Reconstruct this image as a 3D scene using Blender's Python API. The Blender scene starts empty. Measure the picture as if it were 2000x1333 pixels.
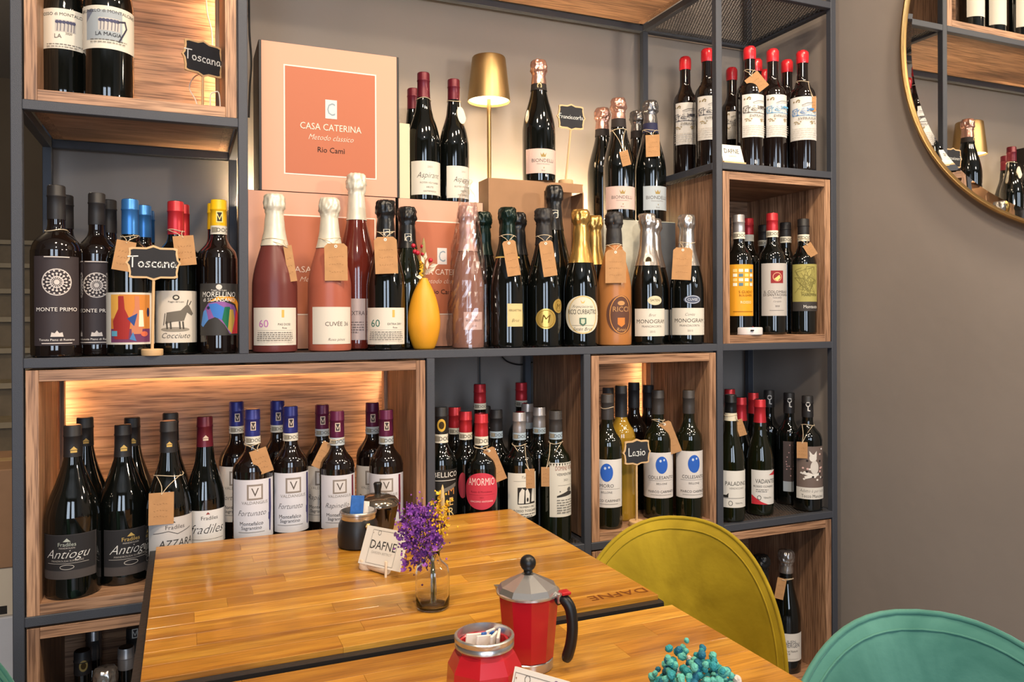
import bpy, bmesh, math, random
from mathutils import Vector, Matrix, noise
random.seed(7)
S = bpy.context.scene
COL = S.collection
# ------------------------------------------------------------------ camera
F_PX, YAW, PITCH, ROLL, V0 = 1521.46, .39919, .0011, -.00407, 621.12
CAM = Vector((.2828, -1.625, 1.1784))
FW = Vector((math.sin(YAW)*math.cos(PITCH), math.cos(YAW)*math.cos(PITCH), -math.sin(PITCH)))
_rt = Vector((math.cos(YAW), -math.sin(YAW), 0)); _up = _rt.cross(FW)
RT = _rt*math.cos(ROLL)+_up*math.sin(ROLL); UP = _up*math.cos(ROLL)-_rt*math.sin(ROLL)
cd = bpy.data.cameras.new('camera'); cam = bpy.data.objects.new('camera', cd); COL.objects.link(cam)
cd.sensor_width = 36; cd.lens = 36*F_PX/2000; cd.shift_y = -(666.5-V0)/2000; cd.clip_start = .02
M3 = Matrix((RT, UP, -FW)).transposed()
cam.matrix_world = Matrix.Translation(CAM) @ M3.to_4x4()
S.camera = cam
S.view_settings.view_transform = 'Standard'; S.view_settings.look = 'None'
S.view_settings.gamma = 1; S.view_settings.use_curve_mapping = False
S.view_settings.exposure = 0.66
# ------------------------------------------------------------------ world + big lights
def lin(c):
    if isinstance(c, str): c = tuple(int(c[i:i+2], 16) for i in (0, 2, 4))
    return tuple(((x/255)/12.92 if x/255 <= .04045 else ((x/255+.055)/1.055)**2.4) for x in c)
W = bpy.data.worlds.new('world'); S.world = W; W.use_nodes = True
W.node_tree.nodes['Background'].inputs[0].default_value = (.62, .72, .9, 1)
W.node_tree.nodes['Background'].inputs[1].default_value = .5
def area(name, loc, target, sx, sy, power, color, spread=180):
    l = bpy.data.lights.new(name, 'AREA'); l.shape = 'RECTANGLE'; l.size = sx; l.size_y = sy
    l.energy = power; l.color = color; l.spread = math.radians(spread)
    o = bpy.data.objects.new(name, l); COL.objects.link(o); o.location = loc
    o.rotation_euler = (Vector(target)-Vector(loc)).to_track_quat('-Z', 'Y').to_euler()
    return o
# daylight through the two shop windows behind the camera
area('window_daylight', (-.95, -4.3, 1.55), (.4, 0, 1.2), .9, 2.0, 26, (.72, .84, 1))
area('window_daylight', (.55, -4.3, 1.55), (.7, 0, 1.2), .9, 2.0, 26, (.72, .84, 1))
# warm ceiling spots
for loc, tgt, p in (((.15, -1.15, 2.72), (.45, -.3, .8), 9), ((1.0, -1.2, 2.72), (.95, 0, 1.1), 9),
                    ((1.65, -1.0, 2.72), (1.5, 0, 1.1), 7), ((.3, -2.4, 2.72), (.6, -.6, .8), 10)):
    area('ceiling_spot', loc, tgt, .14, .14, p, (1, .80, .58), 150)
# low lamp on the right that throws the shadows leftwards on the back wall
area('wall_lamp_light', (1.78, -1.25, 1.74), (.8, .2, 1.55), .10, .10, 4, (1, .86, .68), 150)

# ------------------------------------------------------------------ helpers
def ray(u, v): return FW + RT*((u-1000)/F_PX) - UP*((v-V0)/F_PX)
def on(ax, val, u, v):
    r = ray(u, v); return CAM + r*((val-CAM[ax])/r[ax])
def onY(u, v, y): return on(1, y, u, v)
def onZ(u, v, z): return on(2, z, u, v)
def dist(p): return (p-CAM).dot(FW)
MATS = {}
def mat(name, col, rough=.5, metal=0, coat=0, spec=.5, bump=0, bscale=60, trans=0, ior=1.45, sheen=0, emit=None, es=1, vary=0, vscale=8, alpha=1, coat_rough=.05):
    if name in MATS: return MATS[name]
    m = bpy.data.materials.new(name); m.use_nodes = True; nt = m.node_tree; b = nt.nodes['Principled BSDF']
    b.inputs['Base Color'].default_value = (*lin(col), 1); b.inputs['Roughness'].default_value = rough
    b.inputs['Metallic'].default_value = metal; b.inputs['Coat Weight'].default_value = coat; b.inputs['Coat Roughness'].default_value = coat_rough
    b.inputs['Specular IOR Level'].default_value = spec; b.inputs['Transmission Weight'].default_value = trans
    b.inputs['IOR'].default_value = ior; b.inputs['Sheen Weight'].default_value = sheen; b.inputs['Alpha'].default_value = alpha
    if emit:
        b.inputs['Emission Color'].default_value = (*emit, 1); b.inputs['Emission Strength'].default_value = es
    if bump or vary:
        tc = nt.nodes.new('ShaderNodeTexCoord')
    if vary:
        n = nt.nodes.new('ShaderNodeTexNoise'); n.inputs['Scale'].default_value = vscale; n.inputs['Detail'].default_value = 5
        nt.links.new(tc.outputs['Object'], n.inputs['Vector'])
        r = nt.nodes.new('ShaderNodeValToRGB'); c = lin(col)
        r.color_ramp.elements[0].position = .3; r.color_ramp.elements[1].position = .72
        r.color_ramp.elements[0].color = (*[x*(1-vary) for x in c], 1); r.color_ramp.elements[1].color = (*[min(1, x*(1+vary)) for x in c], 1)
        nt.links.new(n.outputs[0], r.inputs[0]); nt.links.new(r.outputs[0], b.inputs['Base Color'])
    if bump:
        n = nt.nodes.new('ShaderNodeTexNoise'); n.inputs['Scale'].default_value = bscale; n.inputs['Detail'].default_value = 4
        bp = nt.nodes.new('ShaderNodeBump'); bp.inputs['Strength'].default_value = bump; bp.inputs['Distance'].default_value = .002
        nt.links.new(tc.outputs['Object'], n.inputs['Vector']); nt.links.new(n.outputs[0], bp.inputs['Height']); nt.links.new(bp.outputs[0], b.inputs['Normal'])
    MATS[name] = m; return m
def wood(name, axis, dark, mid, light, rough=.5, coat=0, scale=1.0, contrast=1.0, bump=.25, pore=.85):
    """grain runs along `axis`; two stretched noises (broad figure, fine pores) and a per-object offset"""
    if name in MATS: return MATS[name]
    m = bpy.data.materials.new(name); m.use_nodes = True; nt = m.node_tree; N = nt.nodes.new; L = nt.links.new
    b = nt.nodes['Principled BSDF']; b.inputs['Roughness'].default_value = rough; b.inputs['Coat Weight'].default_value = coat; b.inputs['Coat Roughness'].default_value = .12
    tc = N('ShaderNodeTexCoord'); oi = N('ShaderNodeObjectInfo'); ad = N('ShaderNodeVectorMath'); ad.operation = 'ADD'
    sc = N('ShaderNodeVectorMath'); sc.operation = 'SCALE'; sc.inputs[0].default_value = (7.1, 3.7, 5.3)
    L(oi.outputs['Random'], sc.inputs['Scale']); L(tc.outputs['Object'], ad.inputs[0]); L(sc.outputs[0], ad.inputs[1])
    def stretched(s_long, s_across, detail, dist_=0):
        mp = N('ShaderNodeMapping'); v = [s_across*scale]*3; v[axis] = s_long*scale; mp.inputs['Scale'].default_value = v
        n = N('ShaderNodeTexNoise'); n.inputs['Scale'].default_value = 1; n.inputs['Detail'].default_value = detail; n.inputs['Distortion'].default_value = dist_
        L(ad.outputs[0], mp.inputs[0]); L(mp.outputs[0], n.inputs['Vector']); return n.outputs[0]
    broad = stretched(2.2, 22, 5, .6); fine = stretched(11, 270, 3)
    r = N('ShaderNodeValToRGB'); e = r.color_ramp.elements
    e[0].position = .5-.22/contrast; e[0].color = (*lin(dark), 1); e[1].position = .5+.2/contrast; e[1].color = (*lin(light), 1)
    k = e.new(.5); k.color = (*lin(mid), 1); L(broad, r.inputs[0])
    r2 = N('ShaderNodeValToRGB'); r2.color_ramp.elements[0].position = .36; r2.color_ramp.elements[1].position = .56
    r2.color_ramp.elements[0].color = (.34, .29, .25, 1); r2.color_ramp.elements[1].color = (1, 1, 1, 1); L(fine, r2.inputs[0])
    mx = N('ShaderNodeMix'); mx.data_type = 'RGBA'; mx.blend_type = 'MULTIPLY'; mx.inputs[0].default_value = pore
    L(r.outputs[0], mx.inputs[6]); L(r2.outputs[0], mx.inputs[7])
    hv = N('ShaderNodeHueSaturation'); mr = N('ShaderNodeMapRange'); mr.inputs[3].default_value = .86; mr.inputs[4].default_value = 1.14
    L(oi.outputs['Random'], mr.inputs[0]); L(mr.outputs[0], hv.inputs['Value']); L(mx.outputs[2], hv.inputs['Color'])
    L(hv.outputs[0], b.inputs['Base Color'])
    bp = N('ShaderNodeBump'); bp.inputs['Strength'].default_value = bump; bp.inputs['Distance'].default_value = .001
    L(fine, bp.inputs['Height']); L(bp.outputs[0], b.inputs['Normal'])
    MATS[name] = m; return m
def ink(c): return mat('ink_'+c, c, .65, spec=.25)

def obj(name, verts, faces, m, parent=None, smooth=False, loc=None, mats=None, fmat=None):
    me = bpy.data.meshes.new(name); me.from_pydata([tuple(v) for v in verts], [], faces); me.update()
    for x in (mats or [m]): me.materials.append(x)
    if fmat: me.polygons.foreach_set('material_index', fmat)
    if smooth:
        me.polygons.foreach_set('use_smooth', [True]*len(me.polygons))
        if smooth != 'all':
            try: me.set_sharp_from_angle(angle=math.radians(42))
            except Exception: pass
    o = bpy.data.objects.new(name, me); COL.objects.link(o)
    if parent: o.parent = parent
    if loc is not None: o.location = loc
    return o
def tag(o, label, cat, group=None):
    o['label'] = label; o['category'] = cat
    if group: o['group'] = group
    return o
def empty(name, loc, rz=0):
    o = bpy.data.objects.new(name, None); COL.objects.link(o); o.location = loc; o.rotation_euler = (0, 0, rz); o.empty_display_size = .02; return o
def thing(name, loc, label, cat, group=None, rz=0): return tag(empty(name, loc, rz), label, cat, group)
def struct(o): o['kind'] = 'structure'; return o
def boxgeo(x0, y0, z0, x1, y1, z1, bev=0):
    if not bev:
        return ([(x, y, z) for z in (z0, z1) for y in (y0, y1) for x in (x0, x1)],
                [(0, 2, 3, 1), (4, 5, 7, 6), (0, 1, 5, 4), (2, 6, 7, 3), (0, 4, 6, 2), (1, 3, 7, 5)])
    bm = bmesh.new(); g = bmesh.ops.create_cube(bm, size=1)
    for v in bm.verts: v.co = Vector(((x0+x1)/2+v.co.x*(x1-x0), (y0+y1)/2+v.co.y*(y1-y0), (z0+z1)/2+v.co.z*(z1-z0)))
    bmesh.ops.bevel(bm, geom=list(bm.edges), offset=bev, segments=1, affect='EDGES')
    vs = [v.co.copy() for v in bm.verts]; bm.verts.index_update(); fs = [[v.index for v in f.verts] for f in bm.faces]; bm.free(); return vs, fs
def box(name, a, b, m, parent=None, bev=0, loc=None): return obj(name, *boxgeo(*a, *b, bev), m, parent, loc=loc)
def join(*geos):
    V, Fc = [], []
    for v, f in geos:
        n = len(V); V += list(v); Fc += [[i+n for i in q] for q in f]
    return V, Fc
def lathe(prof, n=28, a0=0, cap=True, jit=None):
    V, Fc = [], []
    for j, (r, z) in enumerate(prof):
        for i in range(n):
            a = a0+2*math.pi*i/n; rr = r+(jit(a, z, r) if jit else 0)
            V.append((rr*math.cos(a), rr*math.sin(a), z))
    for j in range(len(prof)-1):
        for i in range(n):
            k = (i+1) % n; Fc.append((j*n+i, j*n+k, (j+1)*n+k, (j+1)*n+i))
    if cap:
        if prof[0][0] > 1e-6: Fc.append(list(range(n))[::-1])
        if prof[-1][0] > 1e-6: Fc.append([(len(prof)-1)*n+i for i in range(n)])
    return V, Fc
def tube(pts, r, n=6, closed=False, taper=None):
    pts = [Vector(p) for p in pts]; V, Fc = [], []; prev = None
    for i, p in enumerate(pts):
        t = (pts[(i+1) % len(pts)]-pts[i-1]) if closed else (pts[min(i+1, len(pts)-1)]-pts[max(i-1, 0)])
        if t.length < 1e-9: t = Vector((0, 0, 1))
        t.normalize(); x = prev if prev else t.orthogonal()
        x = (x-t*x.dot(t)); x = x.normalized() if x.length > 1e-6 else t.orthogonal().normalized(); prev = x; y = t.cross(x)
        rr = r*(taper[i] if taper else 1)
        for k in range(n):
            a = 2*math.pi*k/n; V.append(p+x*(rr*math.cos(a))+y*(rr*math.sin(a)))
    m = len(pts)
    for i in range(m if closed else m-1):
        for k in range(n):
            q = (k+1) % n; j = (i+1) % m; Fc.append((i*n+k, i*n+q, j*n+q, j*n+k))
    if not closed: Fc += [list(range(n))[::-1], [(m-1)*n+k for k in range(n)]]
    return V, Fc
def crom(P, n=6):
    out = []
    for i in range(len(P)-1):
        p0, p1, p2, p3 = [Vector(P[min(max(k, 0), len(P)-1)]) for k in (i-1, i, i+1, i+2)]
        for s in range(n):
            t = s/n; out.append(.5*((2*p1)+(p2-p0)*t+(2*p0-5*p1+4*p2-p3)*t*t+(3*p1-p0-3*p2+p3)*t**3))
    out.append(Vector(P[-1])); return out
# ------------------------------------------------------------------ print (lettering, marks) on labels and boards
_TX = {}
def text_geo(s, shear=0):
    k = (s, shear)
    if k not in _TX:
        c = bpy.data.curves.new('lettering', 'FONT'); c.body = s; c.resolution_u = 2; c.shear = shear; c.align_x = 'LEFT'; c.offset = -.012 if shear > .25 else 0
        o = bpy.data.objects.new('lettering', c); me = o.to_mesh()
        V = [(v.co.x/.69, v.co.y/.69) for v in me.vertices]; Fc = [tuple(p.vertices) for p in me.polygons]
        o.to_mesh_clear(); bpy.data.objects.remove(o); bpy.data.curves.remove(c)
        xs = [p[0] for p in V] or [0]; mid = (min(xs)+max(xs))/2
        _TX[k] = ([(x-mid, y) for x, y in V], Fc, max(xs)-min(xs))
    return _TX[k]
HAND = {'T': ([[(-.1, 1), (.75, 1.04)], [(.3, 1), (.28, 0)]], .75), 'o': ([[(.3, .5), (.1, .42), (.05, .2), (.2, 0), (.42, .05), (.5, .28), (.35, .5)]], .62),
 's': ([[(.42, .5), (.18, .5), (.1, .36), (.35, .24), (.4, .1), (.2, 0), (.03, .05)]], .54), 'c': ([[(.42, .46), (.2, .5), (.06, .3), (.12, .05), (.4, .02)]], .5),
 'a': ([[(.42, .45), (.2, .5), (.05, .25), (.15, 0), (.36, .1), (.42, .48), (.42, .1), (.52, 0)]], .62), 'n': ([[(.05, .5), (.06, 0)], [(.06, .3), (.25, .5), (.4, .4), (.42, 0)]], .56),
 'F': ([[(.05, 1), (.05, 0)], [(.05, 1), (.5, 1.02)], [(.05, .55), (.4, .56)]], .55), 'r': ([[(.06, .5), (.06, 0)], [(.06, .3), (.2, .48), (.34, .46)]], .42),
 'i': ([[(.08, .5), (.09, 0)], [(.08, .72), (.09, .76)]], .24), 't': ([[(.2, .85), (.2, .05), (.36, 0)], [(.02, .52), (.4, .52)]], .46), 'L': ([[(.05, 1), (.05, 0), (.5, .02)]], .56),
 'z': ([[(.05, .5), (.4, .5), (.2, .26), (.42, .1), (.2, -.06), (.04, .02)]], .52)}
def stroke_geo(pts, w):
    V, Fc = [], []
    for i in range(len(pts)-1):
        a, b = Vector(pts[i]), Vector(pts[i+1]); d = b-a
        if d.length < 1e-9: continue
        d.normalize(); n = Vector((-d.y, d.x))*w/2; e = d*w*.3; k = len(V)
        V += [tuple(a-n-e), tuple(b-n+e), tuple(b+n+e), tuple(a+n-e)]; Fc.append((k, k+1, k+2, k+3))
    return V, Fc
def hand_geo(s, w):
    V, Fc, x = [], [], 0
    for ch in s:
        st, adv = HAND[ch]
        for p in st:
            v, f = stroke_geo([(x+q[0], q[1]) for q in p], w); k = len(V); V += v; Fc += [[i+k for i in t] for t in f]
        x += adv
    return [(a-x/2, b) for a, b in V], Fc, x
def T(s, x, y, h, c, shear=0, maxw=.92, stretch=1): return ('t', s, x, y, h, c, shear, maxw, stretch)
def Rc(x0, y0, x1, y1, c): return ('p', [(x0, y0), (x1, y0), (x1, y1), (x0, y1)], c)
def El(cx, cy, rx, ry, c, n=24): return ('p', [(cx+rx*math.cos(2*math.pi*i/n), cy+ry*math.sin(2*math.pi*i/n)) for i in range(n)], c)
def Pl(pts, c): return ('p', pts, c)
def Ln(pts, w, c): return ('l', pts, w, c)
def Ring(cx, cy, rx, ry, w, c, n=28): return ('l', [(cx+rx*math.cos(2*math.pi*i/n), cy+ry*math.sin(2*math.pi*i/n)) for i in range(n+1)], w, c)
def small(x0, x1, y, n, dy, c, h=.018):
    """n rows of illegible small print"""
    rnd = random.Random(int(y*1000)+n); out = []
    for i in range(n):
        x = x0; e = x1-(rnd.random()*.3*(x1-x0) if i == n-1 else 0)
        while x < e:
            w = .03+.07*rnd.random(); out.append(Rc(x, y-i*dy, min(x+w, e), y-i*dy+h, c)); x += w+.018
    return out
def print_mesh(items, Hm, Wm, mapping, step=None):
    """items in units of label height (x from the centre, y from the bottom) -> verts, faces, materials.
    With `step` the flat print is first cut into upright strips so that it follows a round bottle."""
    bm = bmesh.new(); lay = bm.verts.layers.float.new('layer'); mats = []
    for li, it in enumerate(items):
        if it[0] == 't':
            _, s, x, y, h, c, sh, maxw, stc = it; v, f, w = text_geo(s, sh); sx = h*stc
            if w*sx*Hm > maxw*Wm: sx = maxw*Wm/(w*Hm)
            v = [(x+a*sx, y+b*h) for a, b in v]
        elif it[0] == 'h':
            _, s, x, y, h, c, wd = it; v, f, w = hand_geo(s, wd); v = [(x+a*h, y+b*h) for a, b in v]
        elif it[0] == 'p': c = it[2]; v, f = it[1], [list(range(len(it[1])))]
        else: _, pts, wd, c = it; v, f = stroke_geo(pts, wd)
        m = ink(c)
        if m not in mats: mats.append(m)
        bv = []
        for a, b in v:
            q = bm.verts.new((a*Hm, b*Hm, 0)); q[lay] = li; bv.append(q)
        for q in f:
            try: bf = bm.faces.new([bv[i] for i in q]); bf.material_index = mats.index(m)
            except ValueError: pass
    if step:
        hw = Wm/2; n = int(Wm/step)
        for i in range(1, n):
            bmesh.ops.bisect_plane(bm, geom=bm.verts[:]+bm.edges[:]+bm.faces[:], dist=1e-7, plane_co=(-hw+Wm*i/n, 0, 0), plane_no=(1, 0, 0))
        for sgn in (-1, 1):      # nothing is printed past the label's edge
            bmesh.ops.bisect_plane(bm, geom=bm.verts[:]+bm.edges[:]+bm.faces[:], dist=1e-7, plane_co=(sgn*hw*.985, 0, 0), plane_no=(sgn, 0, 0), clear_outer=True)
        for z, sg in ((0, -1), (Hm, 1)): bmesh.ops.bisect_plane(bm, geom=bm.verts[:]+bm.edges[:]+bm.faces[:], dist=1e-7, plane_co=(0, z, 0), plane_no=(0, sg, 0), clear_outer=True)
        bmesh.ops.triangulate(bm, faces=[f for f in bm.faces if len(f.verts) > 4])
    bm.verts.index_update()
    V = [mapping(v.co.x, v.co.y, v[lay]) for v in bm.verts]; Fc = [[v.index for v in f.verts] for f in bm.faces]; fm = [f.material_index for f in bm.faces]
    bm.free(); return V, Fc, mats, fm
def flat_print(name, items, Hm, Wm, origin, ex, ez, parent, off=.0004):
    n = ex.cross(ez).normalized()
    V, Fc, ms, fm = print_mesh(items, Hm, Wm, lambda a, b, i: Vector(origin)+ex*a+ez*b+n*(off+i*.00002))
    return obj(name, V, Fc, None, parent, mats=ms, fmat=fm)
# ------------------------------------------------------------------ materials
PA, PW, PB, ZB = .38388, .01819, .46532, 1.1075      # column pitch, tube width, row pitch, main shelf level
STEEL = mat('powder_coated_steel', (62, 65, 73), .48, spec=.5, bump=.35, bscale=900)
PLASTER = mat('taupe_plaster', (146, 137, 130), .75, bump=.25, bscale=28, vary=.06, vscale=2.5)
PLASTER2 = mat('hall_plaster', (120, 104, 84), .8, vary=.08, vscale=2)
OAKX = wood('oak_grain_x', 0, '80604a', 'a67e60', 'c09674'); OAKY = wood('oak_grain_y', 1, '80604a', 'a67e60', 'c09674'); OAKZ = wood('oak_grain_z', 2, '80604a', 'a67e60', 'c09674')
LED = mat('warm_led', (255, 220, 170), .5, emit=(1, .68, .36), es=48)
GOLD = mat('brushed_brass', (172, 142, 94), .38, metal=1, bump=.05, bscale=300)
CHROME = mat('polished_steel', (206, 206, 206), .26, metal=.9)
BLACKP = mat('black_plastic', (22, 22, 23), .38, spec=.5)
KRAFT = mat('kraft_paper', (176, 132, 88), .8, vary=.08, vscale=60)
CARD = mat('corrugated_board', (154, 116, 84), .8, vary=.06, vscale=25)
TWINE = mat('twine', (196, 178, 150), .9)
# ------------------------------------------------------------------ room
def sbox(n, a, b, m): return struct(box(n, a, b, m))
sbox('floor', (-2.2, -4.6, -.05), (2.0, 5.2, 0), mat('floor_tile', (104, 96, 88), .45, vary=.1, vscale=3))
sbox('ceiling', (-2.2, -4.6, 2.95), (2.0, 5.2, 3.0), mat('ceiling_paint', (196, 190, 182), .8))
sbox('wall_back', (.0, .382, 0), (1.972, .52, 2.95), PLASTER)
sbox('wall_right', (1.972, -4.6, 0), (2.1, .52, 2.95), PLASTER)
sbox('wall_left', (-2.2, -4.6, 0), (-2.1, 5.2, 2.95), PLASTER2)
sbox('wall_hall', (-2.1, 5.1, 0), (2.0, 5.2, 2.95), PLASTER2)
sbox('wall_hall_right', (.35, .52, 0), (.45, 5.1, 2.95), PLASTER2)
# street wall with two tall windows behind the camera
SW = mat('street_wall_paint', (150, 142, 134), .8)
o = struct(obj('wall_front', *join(boxgeo(-2.2, -4.6, 0, -1.45, -4.45, 2.95), boxgeo(-.45, -4.6, 0, .05, -4.45, 2.95), boxgeo(1.05, -4.6, 0, 2.0, -4.45, 2.95),
    boxgeo(-1.45, -4.6, 0, -.45, -4.45, .5), boxgeo(.05, -4.6, 0, 1.05, -4.45, .5), boxgeo(-1.45, -4.6, 2.6, -.45, -4.45, 2.95), boxgeo(.05, -4.6, 2.6, 1.05, -4.45, 2.95)), SW))
PANE = mat('window_glass', (235, 240, 245), .02, trans=1)
for i, x in enumerate((-1.45, .05)):
    w = struct(empty('window_%d' % (i+1), (x, -4.52, .5)))
    obj('window_frame', *join(boxgeo(0, 0, 0, .05, .05, 2.1), boxgeo(.95, 0, 0, 1, .05, 2.1), boxgeo(.05, 0, 0, .95, .05, .05), boxgeo(.05, 0, 2.05, .95, .05, 2.1), boxgeo(.05, 0, 1.0, .95, .05, 1.05)), STEEL, w)
    box('pane', (.05, .02, .05), (.95, .026, 1.0), PANE, w); box('pane', (.05, .02, 1.05), (.95, .026, 2.05), PANE, w)
# stair in the hall beyond the shelf
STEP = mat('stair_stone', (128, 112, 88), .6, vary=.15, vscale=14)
st = thing('staircase', (-.45, 2.0, 0), 'stone staircase rising in the hall beyond the shelf', 'stairs')
for k in range(1, 11):
    box('step', (-.75, .27*k-.27, .17*(k-1)), (.62, .27*k+.05, .17*k-.028), STEP, st)
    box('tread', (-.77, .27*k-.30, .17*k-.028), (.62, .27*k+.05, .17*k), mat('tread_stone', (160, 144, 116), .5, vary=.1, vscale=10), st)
hr = thing('stair_handrail', (-1.28, 1.9, 0), 'sloping brass handrail beside the hall staircase', 'handrail')
obj('rail', *tube([(0.02, 0, .95), (0.02, 2.9, 2.76)], .02, 8), mat('handrail_wood', (120, 96, 66), .4), hr, smooth=True)
for k in range(4): obj('baluster', *tube([(0.02, .1+.7*k, 0), (0.02, .1+.7*k, .98+.44*k)], .008, 6), STEEL, hr)
l = bpy.data.lights.new('hall_lamp', 'POINT'); l.energy = 14; l.color = (1, .84, .62); l.shadow_soft_size = .12
o = bpy.data.objects.new('hall_lamp', l); COL.objects.link(o); o.location = (-.7, 1.6, 2.6)
# cartons stacked on the floor beyond the shelf
def carton(name, loc, sx, sy, sz, m, label, rz=0, tape=None):
    t = thing(name, loc, label, 'box', rz=rz)
    box('carton_body', (-sx/2, -sy/2, 0), (sx/2, sy/2, sz), m, t, bev=.003)
    if tape: box('tape', (-sx/2-.0006, -.03, sz-.06), (sx/2+.0006, .03, sz+.0006), tape, t)
    return t
carton('white_carton', (-.3, 1.0, 0), .36, .36, .38, mat('white_carton', (196, 196, 200), .7, vary=.05, vscale=10), 'white carton on the floor beyond the shelf')
c2 = carton('printed_carton', (-.3, 1.0, .38), .34, .34, .13, mat('pale_carton', (205, 190, 168), .7), 'low pale carton with yellow mark between two stacked cartons')
flat_print('mark', [Rc(-.3, .45, .3, .8, 'c9c23a'), Rc(.45, .05, .95, .22, '2a2622')], .13, .34, Vector((.02, -.1705, 0)), Vector((1, 0, 0)), Vector((0, 0, 1)), c2)
carton('brown_carton', (-.3, 1.0, .51), .35, .35, .265, CARD, 'brown cardboard carton on top of the stack beyond the shelf', tape=mat('tape', (196, 160, 110), .3))
# ------------------------------------------------------------------ the steel shelf
sf = thing('steel_shelf', (0, 0, 0), 'tall black steel shelf frame holding the wine boxes', 'shelf')
ZT = 2.62
def rail(n, a, b): return box(n, a, b, STEEL, sf, bev=.0012)
SPAN = {0: (.02, ZT), 1: (ZB, ZT), 2: (.02, ZB-PW), 3: (.02, ZB-PW), 4: (.02, ZT), 5: (.02, ZT)}
for i, (z0, z1) in SPAN.items():
    for y in (0, .342): rail('post', (i*PA, y, z0), (i*PA+PW, y+PW, z1))
def lev(k): return ZB+k*PB
RUNS = {-2: [(0, 5)], -1: [(0, 5)], 0: [(0, 5)], 1: [(0, 1), (4, 5)], 2: [(0, 5)], 3: [(0, 5)]}
for k, runs in RUNS.items():
    for a, b in runs:
        z1 = lev(k); z0 = z1-PW
        if k in (-2, -1): cuts = [0, 2, 3, 4, 5]
        elif k == 0: cuts = [0, 4, 5]
        else: cuts = [0, 1, 4, 5]
        cs = [c for c in cuts if a <= c <= b]
        for p, q in zip(cs, cs[1:]):
            for y in (0, .342): rail('rail', (p*PA+PW, y, z0), (q*PA+(0 if not (k == 0) else 0), y+PW, z1))
        for c in cs: rail('rail', (c*PA, PW, z0), (c*PA+PW, .342, z1))
for c in (1,): rail('rail', (c*PA, PW, lev(0)-PW), (c*PA+PW, .342, lev(0)))
MESHM = mat('perforated_steel', (66, 62, 60), .45, spec=.5)
def perforated(x0, x1, z, p=.0086):
    y0, y1 = PW, .342; V, Fc = [], []; nr = int((y1-y0)/p); dy = (y1-y0)/nr; ncol = int((x1-x0)/p); dx = (x1-x0)/ncol; h = .29
    for j in range(nr):
        s = .5 if j % 2 else 0
        if s:
            for a, b in ((x0, x0+dx/2), (x1-dx/2, x1)):
                k = len(V); V += [(a, y0+j*dy, z), (b, y0+j*dy, z), (b, y0+j*dy+dy, z), (a, y0+j*dy+dy, z)]; Fc.append((k, k+1, k+2, k+3))
        for i in range(ncol-(1 if s else 0)):
            X, Y = x0+(i+s)*dx, y0+j*dy; k = len(V); cx, cy = X+dx/2, Y+dy/2
            V += [(X, Y, z), (X+dx, Y, z), (X+dx, Y+dy, z), (X, Y+dy, z), (cx-h*dx, cy-h*dy, z), (cx+h*dx, cy-h*dy, z), (cx+h*dx, cy+h*dy, z), (cx-h*dx, cy+h*dy, z)]
            Fc += [(k, k+1, k+5, k+4), (k+1, k+2, k+6, k+5), (k+2, k+3, k+7, k+6), (k+3, k, k+4, k+7)]
    return obj('perforated_shelf', V, Fc, MESHM, sf)
for a, b, k in ((0, 1, 0), (1, 4, 0), (4, 5, 1), (4, 5, -1), (2, 3, -1), (4, 5, 2)):
    perforated(a*PA+PW, b*PA, lev(k)-.0015 if k < 2 else lev(k)-PW*.6)
# ------------------------------------------------------------------ oak boxes set into the frame
TB = .0205
def oak_box(a, b, k, label, leds=(0, 0), es=1):
    x0, x1 = a*PA+PW+.003, b*PA-.003; z0, z1 = lev(k), lev(k+1)-PW-.004; y0, y1 = .002, .336
    t = thing('oak_box', (x0, y0, z0), label, 'box', 'oak boxes set into the steel shelf'); W_, D_, H_ = x1-x0, y1-y0, z1-z0
    box('side_board', (0, 0, 0), (TB, D_, H_), OAKZ, t, bev=.0006); box('side_board', (W_-TB, 0, 0), (W_, D_, H_), OAKZ, t, bev=.0006)
    box('bottom_board', (TB, 0, 0), (W_-TB, D_, TB), OAKX, t, bev=.0006); box('top_board', (TB, 0, H_-TB), (W_-TB, D_, H_), OAKX, t, bev=.0006)
    box('back_panel', (TB, D_-.018, TB), (W_-TB, D_, H_-TB), OAKX, t)
    for s, xx in ((0, TB), (1, W_-TB)):
        if leds[s]:
            d = 1 if s == 0 else -1
            bt = box('batten', (min(xx, xx+d*.008), .258, TB), (max(xx, xx+d*.008), .282, H_-TB), OAKZ, t)
            box('led_strip', (min(xx+d*.0005, xx+d*.004), .2822, TB+.01), (max(xx+d*.0005, xx+d*.004), .2845, H_-TB-.01), LED, bt)
    if sum(leds) == 2:     # strip under the top board as well
        bt = box('batten', (TB+.01, .258, H_-TB-.008), (W_-TB-.01, .282, H_-TB), OAKX, t); box('led_strip', (TB+.02, .2822, H_-TB-.004), (W_-TB-.02, .2845, H_-TB-.0005), LED, bt)
    return t
oak_box(0, 1, 1, 'oak box above the open cell of blue and yellow capped bottles', (1, 1))
oak_box(0, 2, 0-1, 'long oak box behind the wooden table holding two rows of red wine', (1, 1))
oak_box(3, 4, -1, 'oak box with three blue-egg labels and a small chalkboard', (0, 1))
oak_box(4, 5, 0, 'oak box with orange, grey and olive labelled bottles')
oak_box(0, 2, -2, 'dark oak box at the bottom of the shelf beside the stacked cartons')
oak_box(3, 4, -2, 'bottom oak box hidden behind the olive chair')
oak_box(4, 5, -2, 'bottom oak box beside the right wall holding a blue-topped sparkling bottle')
oak_box(1, 4, 2, 'long oak box spanning the top of the shelf', (0, 0))
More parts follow.
